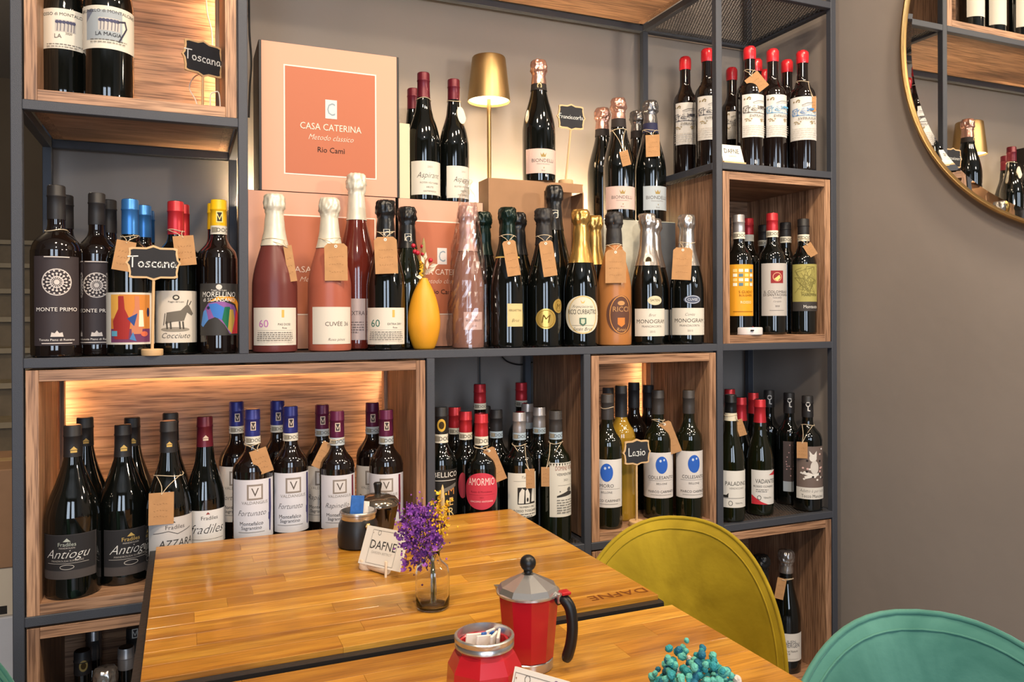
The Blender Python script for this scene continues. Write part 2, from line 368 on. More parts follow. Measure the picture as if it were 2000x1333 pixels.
# warm strip at the foot of the back wall behind the cartons
ls = box('led_profile', (0, 0, 0), (3*PA-.002, .010, .006), mat('aluminium', (190, 190, 190), .35, metal=1)); ls.location = (PA+PW+.001, .3315, 1.440)
tag(ls, 'slim light strip clipped to the back posts behind the cartons', 'light strip')
box('led_strip', (.005, .002, .006), (3*PA-.007, .008, .0075), mat('warm_led_long', (255, 220, 170), .5, emit=(1, .76, .46), es=400), ls)
# ------------------------------------------------------------------ round mirror on the right wall
mr = thing('round_mirror', (1.972, -.72, 1.854), 'large round mirror with thin brass rim on the right wall', 'mirror')
mr.rotation_euler = (0, -math.pi/2, 0)
MIR = mat('mirror_silver', (236, 236, 234), .01, metal=1)
obj('backing', *lathe([(.50, 0), (.515, .004), (.515, .016)], 96), BLACKP, mr)
obj('mirror_glass', *lathe([(.517, .0165), (.494, .0185), (.4938, .0185), (.0005, .0185)], 128, cap=False), MIR, mr)
obj('rim', *lathe([(.515, .0), (.524, .0), (.5245, .022), (.522, .0245), (.518, .0245), (.5165, .022), (.5165, .014)], 128, cap=False), GOLD, mr, smooth=True)
# ------------------------------------------------------------------ bottles
GL = {'dark': mat('dark_bottle_glass', (9, 11, 9), .05, spec=.6, coat=.6), 'brown': mat('brown_bottle_glass', (20, 13, 11), .05, spec=.6, coat=.6),
      'rose1': mat('frosted_deep_rose', (100, 48, 44), .36, spec=.4), 'rose2': mat('frosted_peach_rose', (162, 88, 68), .36, spec=.4),
      'rose3': mat('red_rose_glass', (92, 34, 26), .07, spec=.6, coat=.5), 'amber': mat('frosted_amber', (168, 110, 60), .32, spec=.4),
      'yellow': mat('straw_wine_glass', (150, 116, 36), .06, spec=.6, coat=.5), 'pinkclear': mat('pale_pink_wine', (150, 106, 92), .05, spec=.6, coat=.5),
      'olive': mat('olive_bottle_glass', (17, 20, 9), .05, spec=.6, coat=.6)}
FO = {'black': mat('black_capsule', (34, 32, 33), .5), 'blue': mat('blue_capsule', (58, 120, 190), .33, metal=.55), 'red': mat('red_capsule', (186, 44, 52), .34, metal=.35),
      'yellowc': mat('yellow_capsule', (236, 186, 20), .4), 'white': mat('white_foil', (214, 208, 190), .36, metal=.25), 'bfoil': mat('black_foil', (26, 26, 27), .3, metal=.2),
      'gfoil': mat('dark_green_foil', (16, 34, 28), .25, metal=.4), 'gold': mat('gold_foil', (206, 164, 92), .27, metal=.85), 'silver': mat('silver_foil', (186, 178, 172), .25, metal=.85),
      'rosef': mat('rose_foil', (206, 160, 144), .27, metal=.8), 'greyf': mat('grey_foil', (120, 118, 118), .27, metal=.8), 'wax': mat('red_wax', (205, 34, 44), .28, coat=.4),
      'silverc': mat('silver_capsule', (168, 164, 164), .34, metal=.6), 'grey': mat('dark_grey_capsule', (58, 54, 52), .45), 'maroon': mat('maroon_capsule', (98, 26, 40), .36, metal=.25),
      'purple': mat('blue_violet_capsule', (46, 50, 120), .36, metal=.25), 'plum': mat('plum_capsule', (92, 30, 62), .36, metal=.25), 'pinkf': mat('pink_foil', (214, 170, 160), .35, metal=.4),
      'bluecap': mat('blue_top_foil', (40, 70, 150), .3, metal=.5)}
SHAPE = {  # radius as (kind, value): R-fraction below the neck, metres above
 'bdx': [('R', .90, 0), ('R', .985, .008), ('R', 1, .02), ('R', 1, .30), ('R', 1, .585), ('R', .985, .62), ('R', .88, .665), ('R', .66, .70), ('n', 1.25, .73), ('n', 1.04, .76), ('n', 1, .80), ('n', .98, .92), ('n', 1.0, .95), ('n', 1.0, .985), ('n', .95, .996), ('n', .88, 1)],
 'bur': [('R', .90, 0), ('R', .985, .008), ('R', 1, .02), ('R', 1, .25), ('R', 1, .44), ('R', .965, .50), ('R', .84, .575), ('R', .66, .645), ('R', .51, .71), ('n', 1.16, .78), ('n', 1.0, .84), ('n', .98, .92), ('n', 1.0, .95), ('n', 1.0, .985), ('n', .95, .996), ('n', .88, 1)],
 'chp': [('R', .88, 0), ('R', .98, .008), ('R', 1, .024), ('R', 1, .22), ('R', 1, .40), ('R', .975, .46), ('R', .87, .54), ('R', .71, .62), ('R', .565, .69), ('R', .46, .76), ('n', 1.16, .83), ('n', 1.06, .875), ('n', 1.02, .90), ('n', 1.22, .915), ('n', 1.2, .955), ('n', 1.08, .985), ('n', .86, 1)]}
def profile(kind, R, H, nr):
    P = [((v*R if k == 'R' else v*nr), z*H) for k, v, z in SHAPE[kind]]
    body = P[:3]+[tuple(q)[:2] for q in crom([(a, b, 0) for a, b in P[2:]], 4)][1:]
    return [(max(a, .001), b) for a, b in body]
def radius_at(prof, z):
    for (r0, z0), (r1, z1) in zip(prof, prof[1:]):
        if z0 <= z <= z1 and z1 > z0: return r0+(r1-r0)*(z-z0)/(z1-z0)
    return prof[-1][0]
NB = [0]
QUEUE, BT = [], {}
def bottle(shape, u, vtop, Y, D, glass, z0, label, group=None, **kw): QUEUE.append([shape, u, vtop, Y, D, glass, z0, label, group, kw])
def make_bottle(shape, u, vtop, Y, D, glass, z0, label, group=None, cap=None, band=None, lab=None, neck=None, tagp=None, ring=None, H=None, X=None, name=None, extra=(), capmark=None):
    """u, vtop: where the top of the bottle shows in the photograph; Y: its row's depth on the shelf. Its height follows from both."""
    P = onY(u, vtop, Y)
    if X is None: X = P.x
    if H is None: H = P.z-z0
    R = D/2; dd = dist(Vector((X, Y, z0))); nr = .0147 if shape != 'chp' else .0158
    fr = Vector((X, Y, z0)); toc = Vector((CAM.x-X, CAM.y-Y)); phc = math.atan2(toc.y, toc.x)
    t = thing(name or ('sparkling_bottle' if shape == 'chp' else 'wine_bottle'), fr, label, 'bottle', group)
    prof = profile(shape, R, H, nr)
    obj('glass_body', *lathe(prof, 32), GL[glass], t, smooth=True)
    dfront = dd-R*.95
    def zpx(v, r=None):   # height above the base of image row v on the front of the bottle
        return CAM.z - (v-V0)*(dd-(R if r is None else r))/F_PX - z0
    NB[0] += 1; sd = NB[0]*3.1
    if cap:
        foil, vb = cap[0], cap[1]; zc = max(.6*H, min(H-.015, zpx(vb, nr)))
        pr = [(radius_at(prof, zc)+.0007, zc)]+[(r+.0008, z) for r, z in prof if z > zc+.002]
        if foil == 'wax':
            pr = [(nr*1.0+.0006, zc), (nr*1.12, zc+.006), (nr*1.14, H*.955), (nr*1.12, H*.985), (nr*.85, H*1.003), (nr*.4, H*1.008)]
            j = lambda a, z, r: .0005*noise.noise((a*2, z*90, sd))
        elif shape == 'chp':
            fine = [(radius_at(prof, zc+(H-zc)*i/26)+.0010, zc+(H-zc)*i/26) for i in range(27)]; pr = fine
            j = lambda a, z, r: ((.0027 if z > .885*H else .00035)*noise.noise((math.cos(a)*4.2, math.sin(a)*4.2, z*110+sd))*1.4+(.0007*math.cos(a*9+sd)+.0017 if z > .925*H else (.0015 if z > .885*H else .0003)))
        else:
            j = None; zr_ = H-.021      # straight sleeve with one thin ridge under the lip
            pr = [(radius_at(prof, zc)+.0007, zc), (max(radius_at(prof, zc+.004)+.0008, nr*1.06), zc+.004), (nr*1.05, (zc+zr_)/2), (nr*1.03, zr_-.0012), (nr*1.10, zr_), (nr*1.10, zr_+.0016), (nr*1.05, zr_+.003), (nr*1.04, H-.003), (nr*.97, H-.0006)]
        pr = pr+[(.001, pr[-1][1]+.0006)]
        co = obj('capsule', *lathe(pr, 28 if shape != 'chp' else 44, jit=j, cap=False), FO[foil], t, smooth=True if shape != 'chp' else 'all')
        if capmark:
            col, vm0, vm1, style = capmark; za, zb_ = zpx(vm1, nr), zpx(vm0, nr); hh = zb_-za
            if style == 'box': it = [Rc(-.3, 0, .3, 1, col), Rc(-.2, .1, .2, .9, '3a3436'), T('V', 0, .22, .55, col)]
            elif style == 'house': it = [Pl([(-.5, .5), (0, 1), (.5, .5)], col), Rc(-.42, .12, .42, .42, col)]
            elif style == 'c': it = [Ln([(-.3, 0), (.3, 0), (.3, 1), (-.3, 1), (-.3, 0)], .08, col), T('C', 0, .2, .6, col)]
            elif style == 'key': it = [Ring(0, .75, .2, .22, .1, col), Ln([(0, .55), (0, .1), (.2, .05)], .12, col)]
            else: it = [El(0, .5, .36, .5, col), El(0, .5, .22, .3, '3a2c10')]
            rr = max(radius_at(prof, (za+zb_)/2)+.0012, nr*1.06)+.0004
            V, Fc, ms, fm = print_mesh(it, hh, hh*1.2, lambda a, b, i: ((rr+.00008*i)*math.cos(phc+.1+a/rr), (rr+.00008*i)*math.sin(phc+.1+a/rr), za+b), step=.0018)
            obj('foil_mark', V, Fc, None, co, mats=ms, fmat=fm)
    if band:
        v0, v1, c = band[:3]; za, zb_ = zpx(v1, nr), zpx(v0, nr); n = 24
        pr = [(radius_at(prof, za+(zb_-za)*i/3)+.0012, za+(zb_-za)*i/3) for i in range(4)]
        bd = obj('neck_band', *lathe(pr, 28, cap=False), ink(c), t, smooth=True)
        if len(band) > 3:
            rr = max(q[0] for q in pr)+.0003; hh = zb_-za
            it = [Rc(-.9, .2, -.2, .8, '8d8676'), T('DOC', .5, .28, .45, '4a463e'), Rc(-1.5, .42, -1.1, .55, '6b6558')]
            V, Fc, ms, fm = print_mesh(it, hh, hh*3.4, lambda a, b, i: (rr*math.cos(phc+a/rr), rr*math.sin(phc+a/rr), za+b), step=.0018); obj('band_print', V, Fc, None, bd, mats=ms, fmat=fm)
    labs = ([lab] if lab else [])+list(extra)
    for li, lb in enumerate(labs):
        u0, v0, u1, v1, c, items = lb[:6]; shp = lb[6] if len(lb) > 6 else 'rect'
        s = lambda uu: math.asin(max(-.985, min(.985, (uu-u)*(dd-R*.3)/(F_PX*R))))
        a0, a1 = s(u0), s(u1); za, zb_ = zpx(v1), zpx(v0); Hm = zb_-za; ac = (a0+a1)/2; Wm = (a1-a0)*R
        rad = lambda z: radius_at(prof, z)
        mp = lambda a, b, i, li=li: (lambda r: (r*math.cos(phc+ac+a/R), r*math.sin(phc+ac+a/R), za+b))(rad(za+b)+.0005+.0004*li+i*.00003)
        n = 24
        if shp == 'rect':
            V = []; nz = 4
            for j in range(nz+1):
                for i in range(n+1): V.append(mp(Wm*(i/n-.5), Hm*j/nz, 0))
            Fc = [(j*(n+1)+i, j*(n+1)+i+1, (j+1)*(n+1)+i+1, (j+1)*(n+1)+i) for j in range(nz) for i in range(n)]
        else:
            V, Fc = [mp(0, Hm/2, 0)], []; m_ = 48; rings = [i/9 for i in range(1, 10)]
            for q in rings:
                for i in range(m_): V.append(mp(Wm/2*q*math.cos(2*math.pi*i/m_), Hm/2+Hm/2*q*math.sin(2*math.pi*i/m_), 0))
            Fc = [(0, 1+i, 1+(i+1) % m_) for i in range(m_)]
            for q in range(len(rings)-1): Fc += [(1+q*m_+i, 1+(q+1)*m_+i, 1+(q+1)*m_+(i+1) % m_, 1+q*m_+(i+1) % m_) for i in range(m_)]
        me = mat('label_'+c, c, .55, spec=.35) if not c.startswith('G') else mat('label_gold', 'c9a95c', .3, metal=.7)
        lo = obj('label', V, Fc, me, t, smooth='all')
        if items:
            wr = Wm/Hm/2*.985
            items = [it for it in items if it is not None]
            V, Fc, ms, fm = print_mesh(items, Hm, Wm, lambda a, b, i: mp(a, b, 6+i*1.6), step=.0032)
            obj('lettering', V, Fc, None, lo, mats=ms, fmat=fm)
    if ring or tagp:   # twine round the neck
        vr = ring or (tagp[1]-10); zr = min(H*.9, max(zpx(vr, nr), .5*H)); rr = radius_at(prof, zr)+.0016
        pts = [(rr*math.cos(a), rr*math.sin(a), zr+.002*math.sin(a*2+sd)) for a in [2*math.pi*i/16 for i in range(16)]]
        g = tube(pts, .0009, 5, closed=True)
        if not tagp: obj('twine', *g, TWINE, t, smooth=True)
    if tagp:
        ut, vt, ub, vb, wpx = tagp[:5]; eye = len(tagp) > 5 and tagp[5]
        fdir = Vector((math.cos(phc), math.sin(phc), 0)); sd_ = Vector((-fdir.y, fdir.x, 0))
        def loc_at(uu, vv):
            z = zpx(vv, R*.9); off = (uu-u)*(dd-R)/F_PX
            rq = max(radius_at(prof, max(0, min(H, z))), radius_at(prof, max(0, min(H, z-.012))))
            dep = math.sqrt(max(rq*rq-off*off, 0)) if abs(off) < rq else 0
            return sd_*off+fdir*(dep+.0042)+Vector((0, 0, z))
        A, B_ = loc_at(ut, vt), loc_at(ub, vb); fo = max(A.dot(fdir), B_.dot(fdir)); 
        A = A+fdir*max(0, (fo-A.dot(fdir))*.8); B_ = B_+fdir*(max(0, fo-B_.dot(fdir)))
        dn = (B_-A); Lg = dn.length; dn.normalize(); sx = (sd_-dn*sd_.dot(dn)).normalized(); nn = sx.cross(-dn).normalized()
        if nn.dot(fdir) < 0: nn = -nn
        wd = wpx*(dd-R)/F_PX/2; ch = .3*wd if eye else 0
        out = [(-wd+ch, 0), (wd-ch, 0), (wd, ch), (wd, Lg), (-wd, Lg), (-wd, ch)] if eye else [(-wd, 0), (wd, 0), (wd, Lg), (-wd, Lg)]
        V = [A+sx*a+dn*b for a, b in out]+[A+sx*a+dn*b+nn*.0006 for a, b in out]; k = len(out)
        Fc = [list(range(k)), list(range(k, 2*k))[::-1]]+[(i, (i+1) % k, k+(i+1) % k, k+i) for i in range(k)]
        to = obj('price_tag', V, Fc, KRAFT, t)
        hole = A+dn*(.006 if eye else .004)
        if eye:
            er = .0032; V, Fc = [], []
            for i in range(14):
                a = 2*math.pi*i/14
                for q in (er, er*.45): V.append(hole+sx*q*math.cos(a)+dn*q*math.sin(a)+nn*.0010)
            Fc = [(2*i, (2*i+2) % 28, (2*i+3) % 28, 2*i+1) for i in range(14)]
            obj('eyelet', V, Fc, mat('paper_eyelet', (232, 226, 214), .6), to)
        rnd = random.Random(int(u*7)); V, Fc = [], []
        for row in range(3):      # faint pencilled marks
            yy = Lg*(.36+.2*row); x = -wd*.6
            while x < wd*.55:
                p = [A+sx*(x+q*.0014)+dn*(yy+rnd.uniform(-.002, .002))+nn*.0009 for q in range(3)]
                g2 = tube(p, .00018, 3); n0 = len(V); V += g2[0]; Fc += [[i+n0 for i in f] for f in g2[1]]; x += .0052
        obj('pencil_marks', V, Fc, ink('7a5c3c'), to)
        h2 = hole+nn*.0012; a1 = phc-.9; a2 = phc+.9
        s1 = [Vector((rr*math.cos(a1), rr*math.sin(a1), zr)), (Vector((rr*math.cos(a1+.4), rr*math.sin(a1+.4), zr))+h2)/2+fdir*.004, h2]
        s2 = [Vector((rr*math.cos(a2), rr*math.sin(a2), zr)), (Vector((rr*math.cos(a2-.4), rr*math.sin(a2-.4), zr))+h2)/2+fdir*.004, h2]
        obj('twine', *join(g, tube(crom(s1, 4), .0008, 5), tube(crom(s2, 4), .0008, 5)), TWINE, to, smooth=True)
    return t

def flush(bounds):
    """slide bottles along their lines of sight until none touch, then build them"""
    items = []
    for q in QUEUE:
        shape, u, vt, Y, D, glass, z0, label, group, kw = q
        if kw.get('X') is not None: items.append([q, None, None, 0, 9, -9, 9]); continue
        r = ray(u, vt); x0 = CAM.x-CAM.y*r.x/r.y; sl = r.x/r.y; xa, xb, ya, yb = bounds(z0, x0+sl*Y, Y); items.append([q, x0, sl, ya, yb, xa, xb])
    lim = lambda t: max(t[3]+t[0][4]/2, min(t[4]-t[0][4]/2, t[0][3]))
    for it in range(400):
        worst = 0
        for i, a in enumerate(items):
            if a[1] is None: continue
            qa = a[0]; qa[3] = lim(a); xa = a[1]+a[2]*qa[3]
            if xa+qa[4]/2 > a[6] and a[2] > .05: qa[3] -= .002; xa = a[1]+a[2]*qa[3]
            if xa+qa[4]/2 > a[6]+.001 and qa[4] > .064: qa[4] -= .0004
            for b in items[i+1:]:
                if b[1] is None or abs(b[0][6]-qa[6]) > .1: continue
                qb = b[0]; xb = b[1]+b[2]*qb[3]; d = math.hypot(xa-xb, qa[3]-qb[3]); ov = (qa[4]+qb[4])/2+.0008-d
                if ov > 0:
                    worst = max(worst, ov); s = 1 if qa[3] > qb[3] or (qa[3] == qb[3] and i % 2) else -1
                    qa[3] += s*ov*.35; qb[3] -= s*ov*.35; xa = a[1]+a[2]*qa[3]
                    if it > 60:
                        for t in (qa, qb):
                            if t[4] > .062: t[4] -= ov*.12
        if worst < .0004: break
    print('bottles settled', it, worst)
    for q, *_ in items: BT[q[7]] = make_bottle(*q[:9], **q[9])
zM, zD, zE, zF, zI, zU = ZB, lev(1), lev(0)+TB, lev(-1), lev(-1)+TB, lev(1)+TB
IV, DK, WH = 'd2cbbe', '2b2728', 'e6e3de'
def lines(n, y0, dy, w, c, h=.016): return small(-w, w, y0, n, dy, c, h)
# ---- open cell beside the left post
def rosette(cy, r, c):
    it = [Ring(0, cy, r, r, .012, c), Ring(0, cy, r*.42, r*.42, .014, c), El(0, cy, r*.2, r*.2, c, 14)]
    for i in range(16):
        a = 2*math.pi*i/16; it += [El(r*.66*math.cos(a), cy+r*.66*math.sin(a), r*.085, r*.085, c, 8), El(r*.88*math.cos(a+.2), cy+r*.88*math.sin(a+.2), r*.07, r*.07, c, 8), Ln([(r*.25*math.cos(a), cy+r*.25*math.sin(a)), (r*.56*math.cos(a), cy+r*.56*math.sin(a))], .008, c)]
    return it
def mp_items(): return rosette(.71, .145, 'cfc6c0')+[T('MONTE PRIMO', 0, .385, .042, 'e6e0da', 0, .9), Pl([(-.06, .1), (.06, .1), (.05, .15), (.02, .14), (0, .17), (-.02, .14), (-.05, .15)], 'cfc6c0'), T('Tenuta Piano di Rustano', 0, .055, .024, 'e6e0da'), Rc(-.145, .022, .145, .032, 'cfc6c0'), Rc(-.12, .985, .12, .995, 'd8d0ca')]
MPL = 'tall black-capped bottle with black label and white rosette, beside the left post'
bottle('bdx', 110, 363, .055, .086, 'brown', zM, MPL, cap=('black', 426), lab=(73, 498, 147, 674, '3a3234', mp_items()), ring=448)
bottle('bdx', 189, 378, .075, .078, 'brown', zM, 'black-capped bottle with white rosette partly hidden by the cubist-label bottle', cap=('black', 437), lab=(155, 508, 222, 672, '3a3234', mp_items()))
for u, v, y, lb in ((127, 382, .17, 'black-capped bottle right behind the tall rosette-label bottle'), (212, 391, .19, 'black-capped bottle behind the shorter rosette-label bottle, beside the blue caps')): bottle('bdx', u, v, y, .076, 'brown', zM, lb, 'black-capped bottles behind the rosette labels', cap=('black', v+62))
art = [Rc(-.38, .04, .38, .96, 'c9803a'), Rc(-.38, .04, .38, .3, '6d3a5c'), Rc(-.38, .5, -.2, .96, 'd9a24a'), Pl([(-.3, .1), (-.04, .1), (0, .45), (-.1, .68), (-.12, .93), (-.22, .93), (-.22, .68), (-.33, .45)], '9c2f2c'),
       Pl([(.02, .2), (.2, .2), (.24, .5), (.16, .7), (.15, .93), (.07, .93), (.07, .7), (0, .5)], 'c07a5a'), Pl([(.14, .34), (.24, .34), (.22, .66), (.15, .66)], 'd8dcc0'), Pl([(-.06, .5), (.12, .6), (.06, .35)], '2f4a86'), Rc(-.36, .16, -.24, .26, '5fa0b8'), El(.25, .2, .07, .05, 'd4694a'), Pl([(-.02, .1), (.1, .06), (.04, .24)], '4a7ab0'), El(.33, .62, .03, .09, '2a2c50')]
bottle('bdx', 254, 390, .078, .084, 'dark', zM, 'blue-capped bottle with colourful cubist label of bottles', cap=('blue', 456), lab=(212, 570, 297, 672, IV, art), tagp=(248, 470, 238, 528, 35))
for u, v, y, lb in ((280, 402, .15, 'second blue-capped bottle, right behind the cubist-label bottle'), (287, 412, .235, 'hindmost blue-capped bottle of the three in a file')): bottle('bdx', u, v, y, .076, 'dark', zM, lb, 'blue-capped bottles behind the cubist label', cap=('blue', v+60))
donkey = [Pl([(-.2, .36), (-.17, .58), (.08, .62), (.2, .74), (.24, .72), (.34, .56), (.3, .52), (.2, .58), (.14, .42), (-.05, .4)], '6b655c'), Ln([(.2, .74), (.22, .82)], .02, '4a4640'), Ln([(.25, .73), (.29, .8)], .02, '4a4640'), El(-.02, .255, .27, .045, '8d867a')]+[Ln([(x, .4), (x+.01, .27)], .03, '4a4640') for x in (-.17, -.1, .06, .12)]+[Ln([(-.2, .56), (-.23, .34)], .015, '4a4640'), El(0, .87, .06, .05, '3a3632'), El(0, .87, .035, .028, 'c9c2b4'), T('Poggio del Lupo', 0, .775, .03, '3a3632'), T('Cocciuto', 0, .09, .1, '2b2724', .35, .7)]
bottle('bdx', 343, 394, .076, .077, 'dark', zM, 'red-capped bottle with beige label of a sketched donkey', cap=('red', 457), lab=(305, 567, 381, 669, 'cfc6b8', donkey), tagp=(356, 459, 362, 517, 38))
bottle('bdx', 355, 400, .16, .076, 'dark', zM, 'red-capped bottle behind the donkey-label bottle', cap=('red', 460))
horse = [Pl([(-.4, .2), (-.33, .16), (-.2, .3), (-.05, .36), (.1, .2), (.2, .03), (.42, .03), (.45, .4), (.3, .58), (.05, .66), (-.2, .62), (-.32, .46)], '8a5a9a'), Pl([(-.4, .2), (-.33, .16), (-.2, .3), (-.25, .5), (-.32, .46)], '5a8fd0'), Pl([(-.1, .36), (.05, .3), (.12, .52), (-.05, .62), (-.2, .6)], '3f74c0'), Pl([(.05, .3), (.16, .12), (.28, .3), (.2, .55), (.1, .55)], '1f6a4c'), Pl([(.16, .12), (.24, .03), (.32, .3), (.28, .5), (.2, .5)], 'b99a4a'), Pl([(.24, .03), (.42, .03), (.45, .4), (.36, .5), (.3, .2)], 'c8383c'), Pl([(-.2, .64), (.1, .7), (.34, .6), (.46, .4), (.47, .62), (.3, .74), (0, .76)], 'e89a34'), El(-.2, .53, .03, .03, '20304a'), T('MORELLINO', 0, .74, .1, 'e8e4dc', .1, .7), T('di SCANSANO', 0, .65, .07, 'e8e4dc', .1, .66), El(0, .93, .055, .05, 'd0ccc4'), T('Poggio del Lupo', 0, .855, .03, 'd8d4cc')]
bottle('bdx', 427, 391, .055, .081, 'brown', zM, 'yellow-capped bottle with slate label of a rainbow horse head', cap=('yellowc', 440), band=(440, 457, 'd8d2c2', 1), lab=(392, 553, 464, 655, '3a3836', horse), capmark=('f2e08a', 412, 434, 'box'))
bottle('bdx', 420, 398, .15, .078, 'brown', zM, 'yellow-capped bottle behind the horse-label bottle', cap=('yellowc', 447))
# ---- upper-left oak box
def trees(): return [Rc(-.22, .42, .24, .72, 'b9b4ae')]+[Ln([(x, .44), (x+.01, .62)], .02, '6c6a74') for x in (-.17, -.1, -.02, .06, .13, .19)]+[El(x, .66, .045, .04, '4a4c66', 10) for x in (-.17, -.1, -.02, .06, .13, .19)]
bottle('bur', 126, -150, .10, .083, 'dark', zU, 'red wine bottle with cream label of trees, torn at its corner', cap=('black', -95), lab=(86, 13, 166, 92, 'd9d3c6', [T('ROSSO di MONTALCINO', 0, .82, .075, '3a3634', 0, .9)]+trees()+[T('LA', -.15, .26, .1, '6a6660'), T('2020', .08, .36, .05, '3a3634')]+lines(2, .1, .06, .42, '6a6660')))
bottle('bur', 211, -190, .058, .088, 'dark', zU, 'red wine bottle with grey-blue smudged label and dark hooked stroke', cap=('black', -110), lab=(166, 8, 256, 92, 'd5cfc0', [Rc(-.52, .2, .3, .9, '9aa2a8'), Pl([(-.52, .6), (-.3, .9), (.1, .9), (-.5, .9)], '6a7080'), T('BRUNELLO di MONTALCINO', 0, .84, .075, '3a3634', 0, .9)]+trees()+[T('LA MAGIA', 0, .3, .085, '2e2c30'), Ln([(.2, .66), (.36, .7), (.4, .55), (.22, .2)], .035, '3a3a48')]+lines(2, .2, .06, .4, '6a6660')))
# ---- middle shelf, front row of sparkling wine
def sixty(col, word): return [T('60', -.3, .48, .2, col, 0, .3), Rc(.17, .74, .24, .94, 'c9a95c'), T(word, .25, .53, .055, '3a3634', 0, .4), T('Rose', .25, .44, .045, '3a3634'), Rc(-.5, .395, .5, .402, 'a8a29a')]+lines(5, .33, .052, .48, '6e6a64', .02)+[T('Casa', .4, .06, .06, '8a857c', .3)]
bottle('chp', 536, 380, .05, .09, 'rose1', zM, 'frosted deep pink sparkling bottle with white foil and magenta number label', cap=('white', 480), lab=(497, 601, 575, 675, IV, sixty('b06aa8', 'PAS DOSE')), tagp=(560, 478, 571, 549, 16))
bottle('chp', 643, 387, .05, .09, 'rose2', zM, 'frosted peach sparkling bottle with white foil and plain cream label', cap=('white', 485), lab=(611, 600, 682, 673, IV, [T('CUVÉE 36', .12, .49, .11, '4a3c3a', 0, .7), T('Rosa pinot', .1, .09, .075, '2b2727', .3, .5)]), tagp=(655, 476, 656, 549, 44, 1))
bottle('chp', 696, 340, .128, .088, 'rose3', zM, 'tall glossy red-brown sparkling bottle with white foil behind the frosted peach one', cap=('white', 430), lab=(668, 584, 712, 665, 'b9a8a4', [T('EXTRA', .1, .6, .1, '4a4040', 0, .6)]+lines(5, .42, .06, .25, '6e6460', .02)))
bottle('chp', 753, 392, .05, .084, 'dark', zM, 'dark sparkling bottle with black foil and green number label', cap=('bfoil', 475), lab=(718, 602, 788, 674, IV, sixty('2f6a5c', 'EXTRA DRY')), tagp=(752, 464, 755, 536, 44, 1), capmark=('cfc8b8', 449, 468, 'c'))
bottle('chp', 795, 405, .125, .084, 'olive', zM, 'green-glass sparkling bottle with black foil behind the yellow vase', cap=('bfoil', 486), capmark=('cfc8b8', 458, 478, 'c'))
bottle('chp', 943, 415, .13, .084, 'dark', zM, 'green-foiled sparkling bottle behind the cellophane-wrapped bottle', cap=('gfoil', 500))
bottle('chp', 991, 406, .05, .082, 'dark', zM, 'dark sparkling bottle with green foil and narrow gold label', cap=('gfoil', 503), band=(503, 506, 'c9a95c'), lab=(990, 595, 1019, 640, 'cbb884', [T('FERGHETTINA', 0, .66, .09, '4a4020', 0, .8), T('Brut', 0, .2, .14, '4a4020', .35)]), tagp=(993, 472, 1004, 541, 26, 1))
bottle('chp', 1011, 416, .13, .084, 'dark', zM, 'black-foiled sparkling bottle behind the narrow gold label bottle', cap=('bfoil', 500))
bottle('chp', 1062, 408, .05, .082, 'dark', zM, 'dark sparkling bottle with two gold disc labels', cap=('black', 480), lab=(1046, 605, 1084, 645, 'Gold', [Ring(0, .5, .42, .42, .03, '8a6c20'), T('M', 0, .3, .4, '5c4410', .2)], 'disc'), extra=[(1079, 586, 1095, 614, 'Gold', [Ring(0, .5, .3, .36, .04, '8a6c20'), T('M', 0, .3, .36, '5c4410', .2)], 'disc')], tagp=(1065, 473, 1075, 542, 27, 1))
bottle('chp', 1082, 363, .128, .088, 'dark', zM, 'tall black-foiled sparkling bottle rising in front of the open carton', cap=('bfoil', 452), capmark=('cfc8b8', 413, 433, 'c'))
bottle('chp', 1134, 410, .05, .083, 'dark', zM, 'gold-foiled sparkling bottle with big round cream label', cap=('gold', 516), lab=(1105, 580, 1166, 655, 'cfc8b4', [Ring(0, .5, .40, .485, .02, 'c9a95c'), Pl([(-.06, .88), (0, .82), (.06, .88), (.03, .8), (-.03, .8)], 'c9a95c'), T('Franciacorta', 0, .68, .075, '3a3834', .35, .66), T('RICCI CURBASTRO', 0, .52, .12, '2b2a28', 0, .78), Pl([(-.09, .42), (.09, .42), (.09, .27), (0, .2), (-.09, .27)], '4a6a5c'), Pl([(-.05, .39), (.05, .39), (.05, .29), (0, .25), (-.05, .29)], 'b8c0a8'), Rc(-.3, .22, .3, .228, '6e6a58'), T('Satèn Brut', 0, .09, .085, '3a3834', .35, .5)], 'disc'))
bottle('chp', 1160, 422, .128, .083, 'dark', zM, 'gold-foiled sparkling bottle behind the round cream label', cap=('gold', 520))
bottle('chp', 1199, 415, .05, .084, 'amber', zM, 'frosted amber sparkling bottle with oval copper crest label', cap=('black', 480), lab=(1184, 580, 1231, 655, '5a3a2c', [Ring(0, .5, .30, .485, .02, 'c98a4a'), T('RICCI', 0, .58, .13, 'b98a5a', 0, .6), Pl([(-.1, .42), (.1, .42), (.1, .25), (0, .18), (-.1, .25)], 'c9783a'), El(0, .8, .1, .06, 'b98a5a'), T('Rosé', 0, .07, .09, 'd9a46a', .3, .4)], 'disc'), tagp=(1202, 491, 1202, 556, 40, 1))
def mono(word, cx): return [T(word, cx, .72, .1, '4a4640', .35), T('MONOGRAM', cx, .47, .14, '4a4640', 0, .86), T('FRANCIACORTA', cx, .32, .07, '6a655c', 0, .6), T('2015', cx, .13, .07, '8a857c', 0)]
bottle('chp', 1264, 418, .05, .084, 'dark', zM, 'silver-foiled sparkling bottle with pale oval badge and cream label', cap=('silver', 525), lab=(1240, 606, 1300, 660, IV, mono('Brut', 0)), extra=[(1264, 581, 1290, 599, 'c9bfa0', [T('SATEN', 0, .4, .26, '5a5240')], 'disc')], capmark=('ddd8c8', 500, 527, 'disc'))
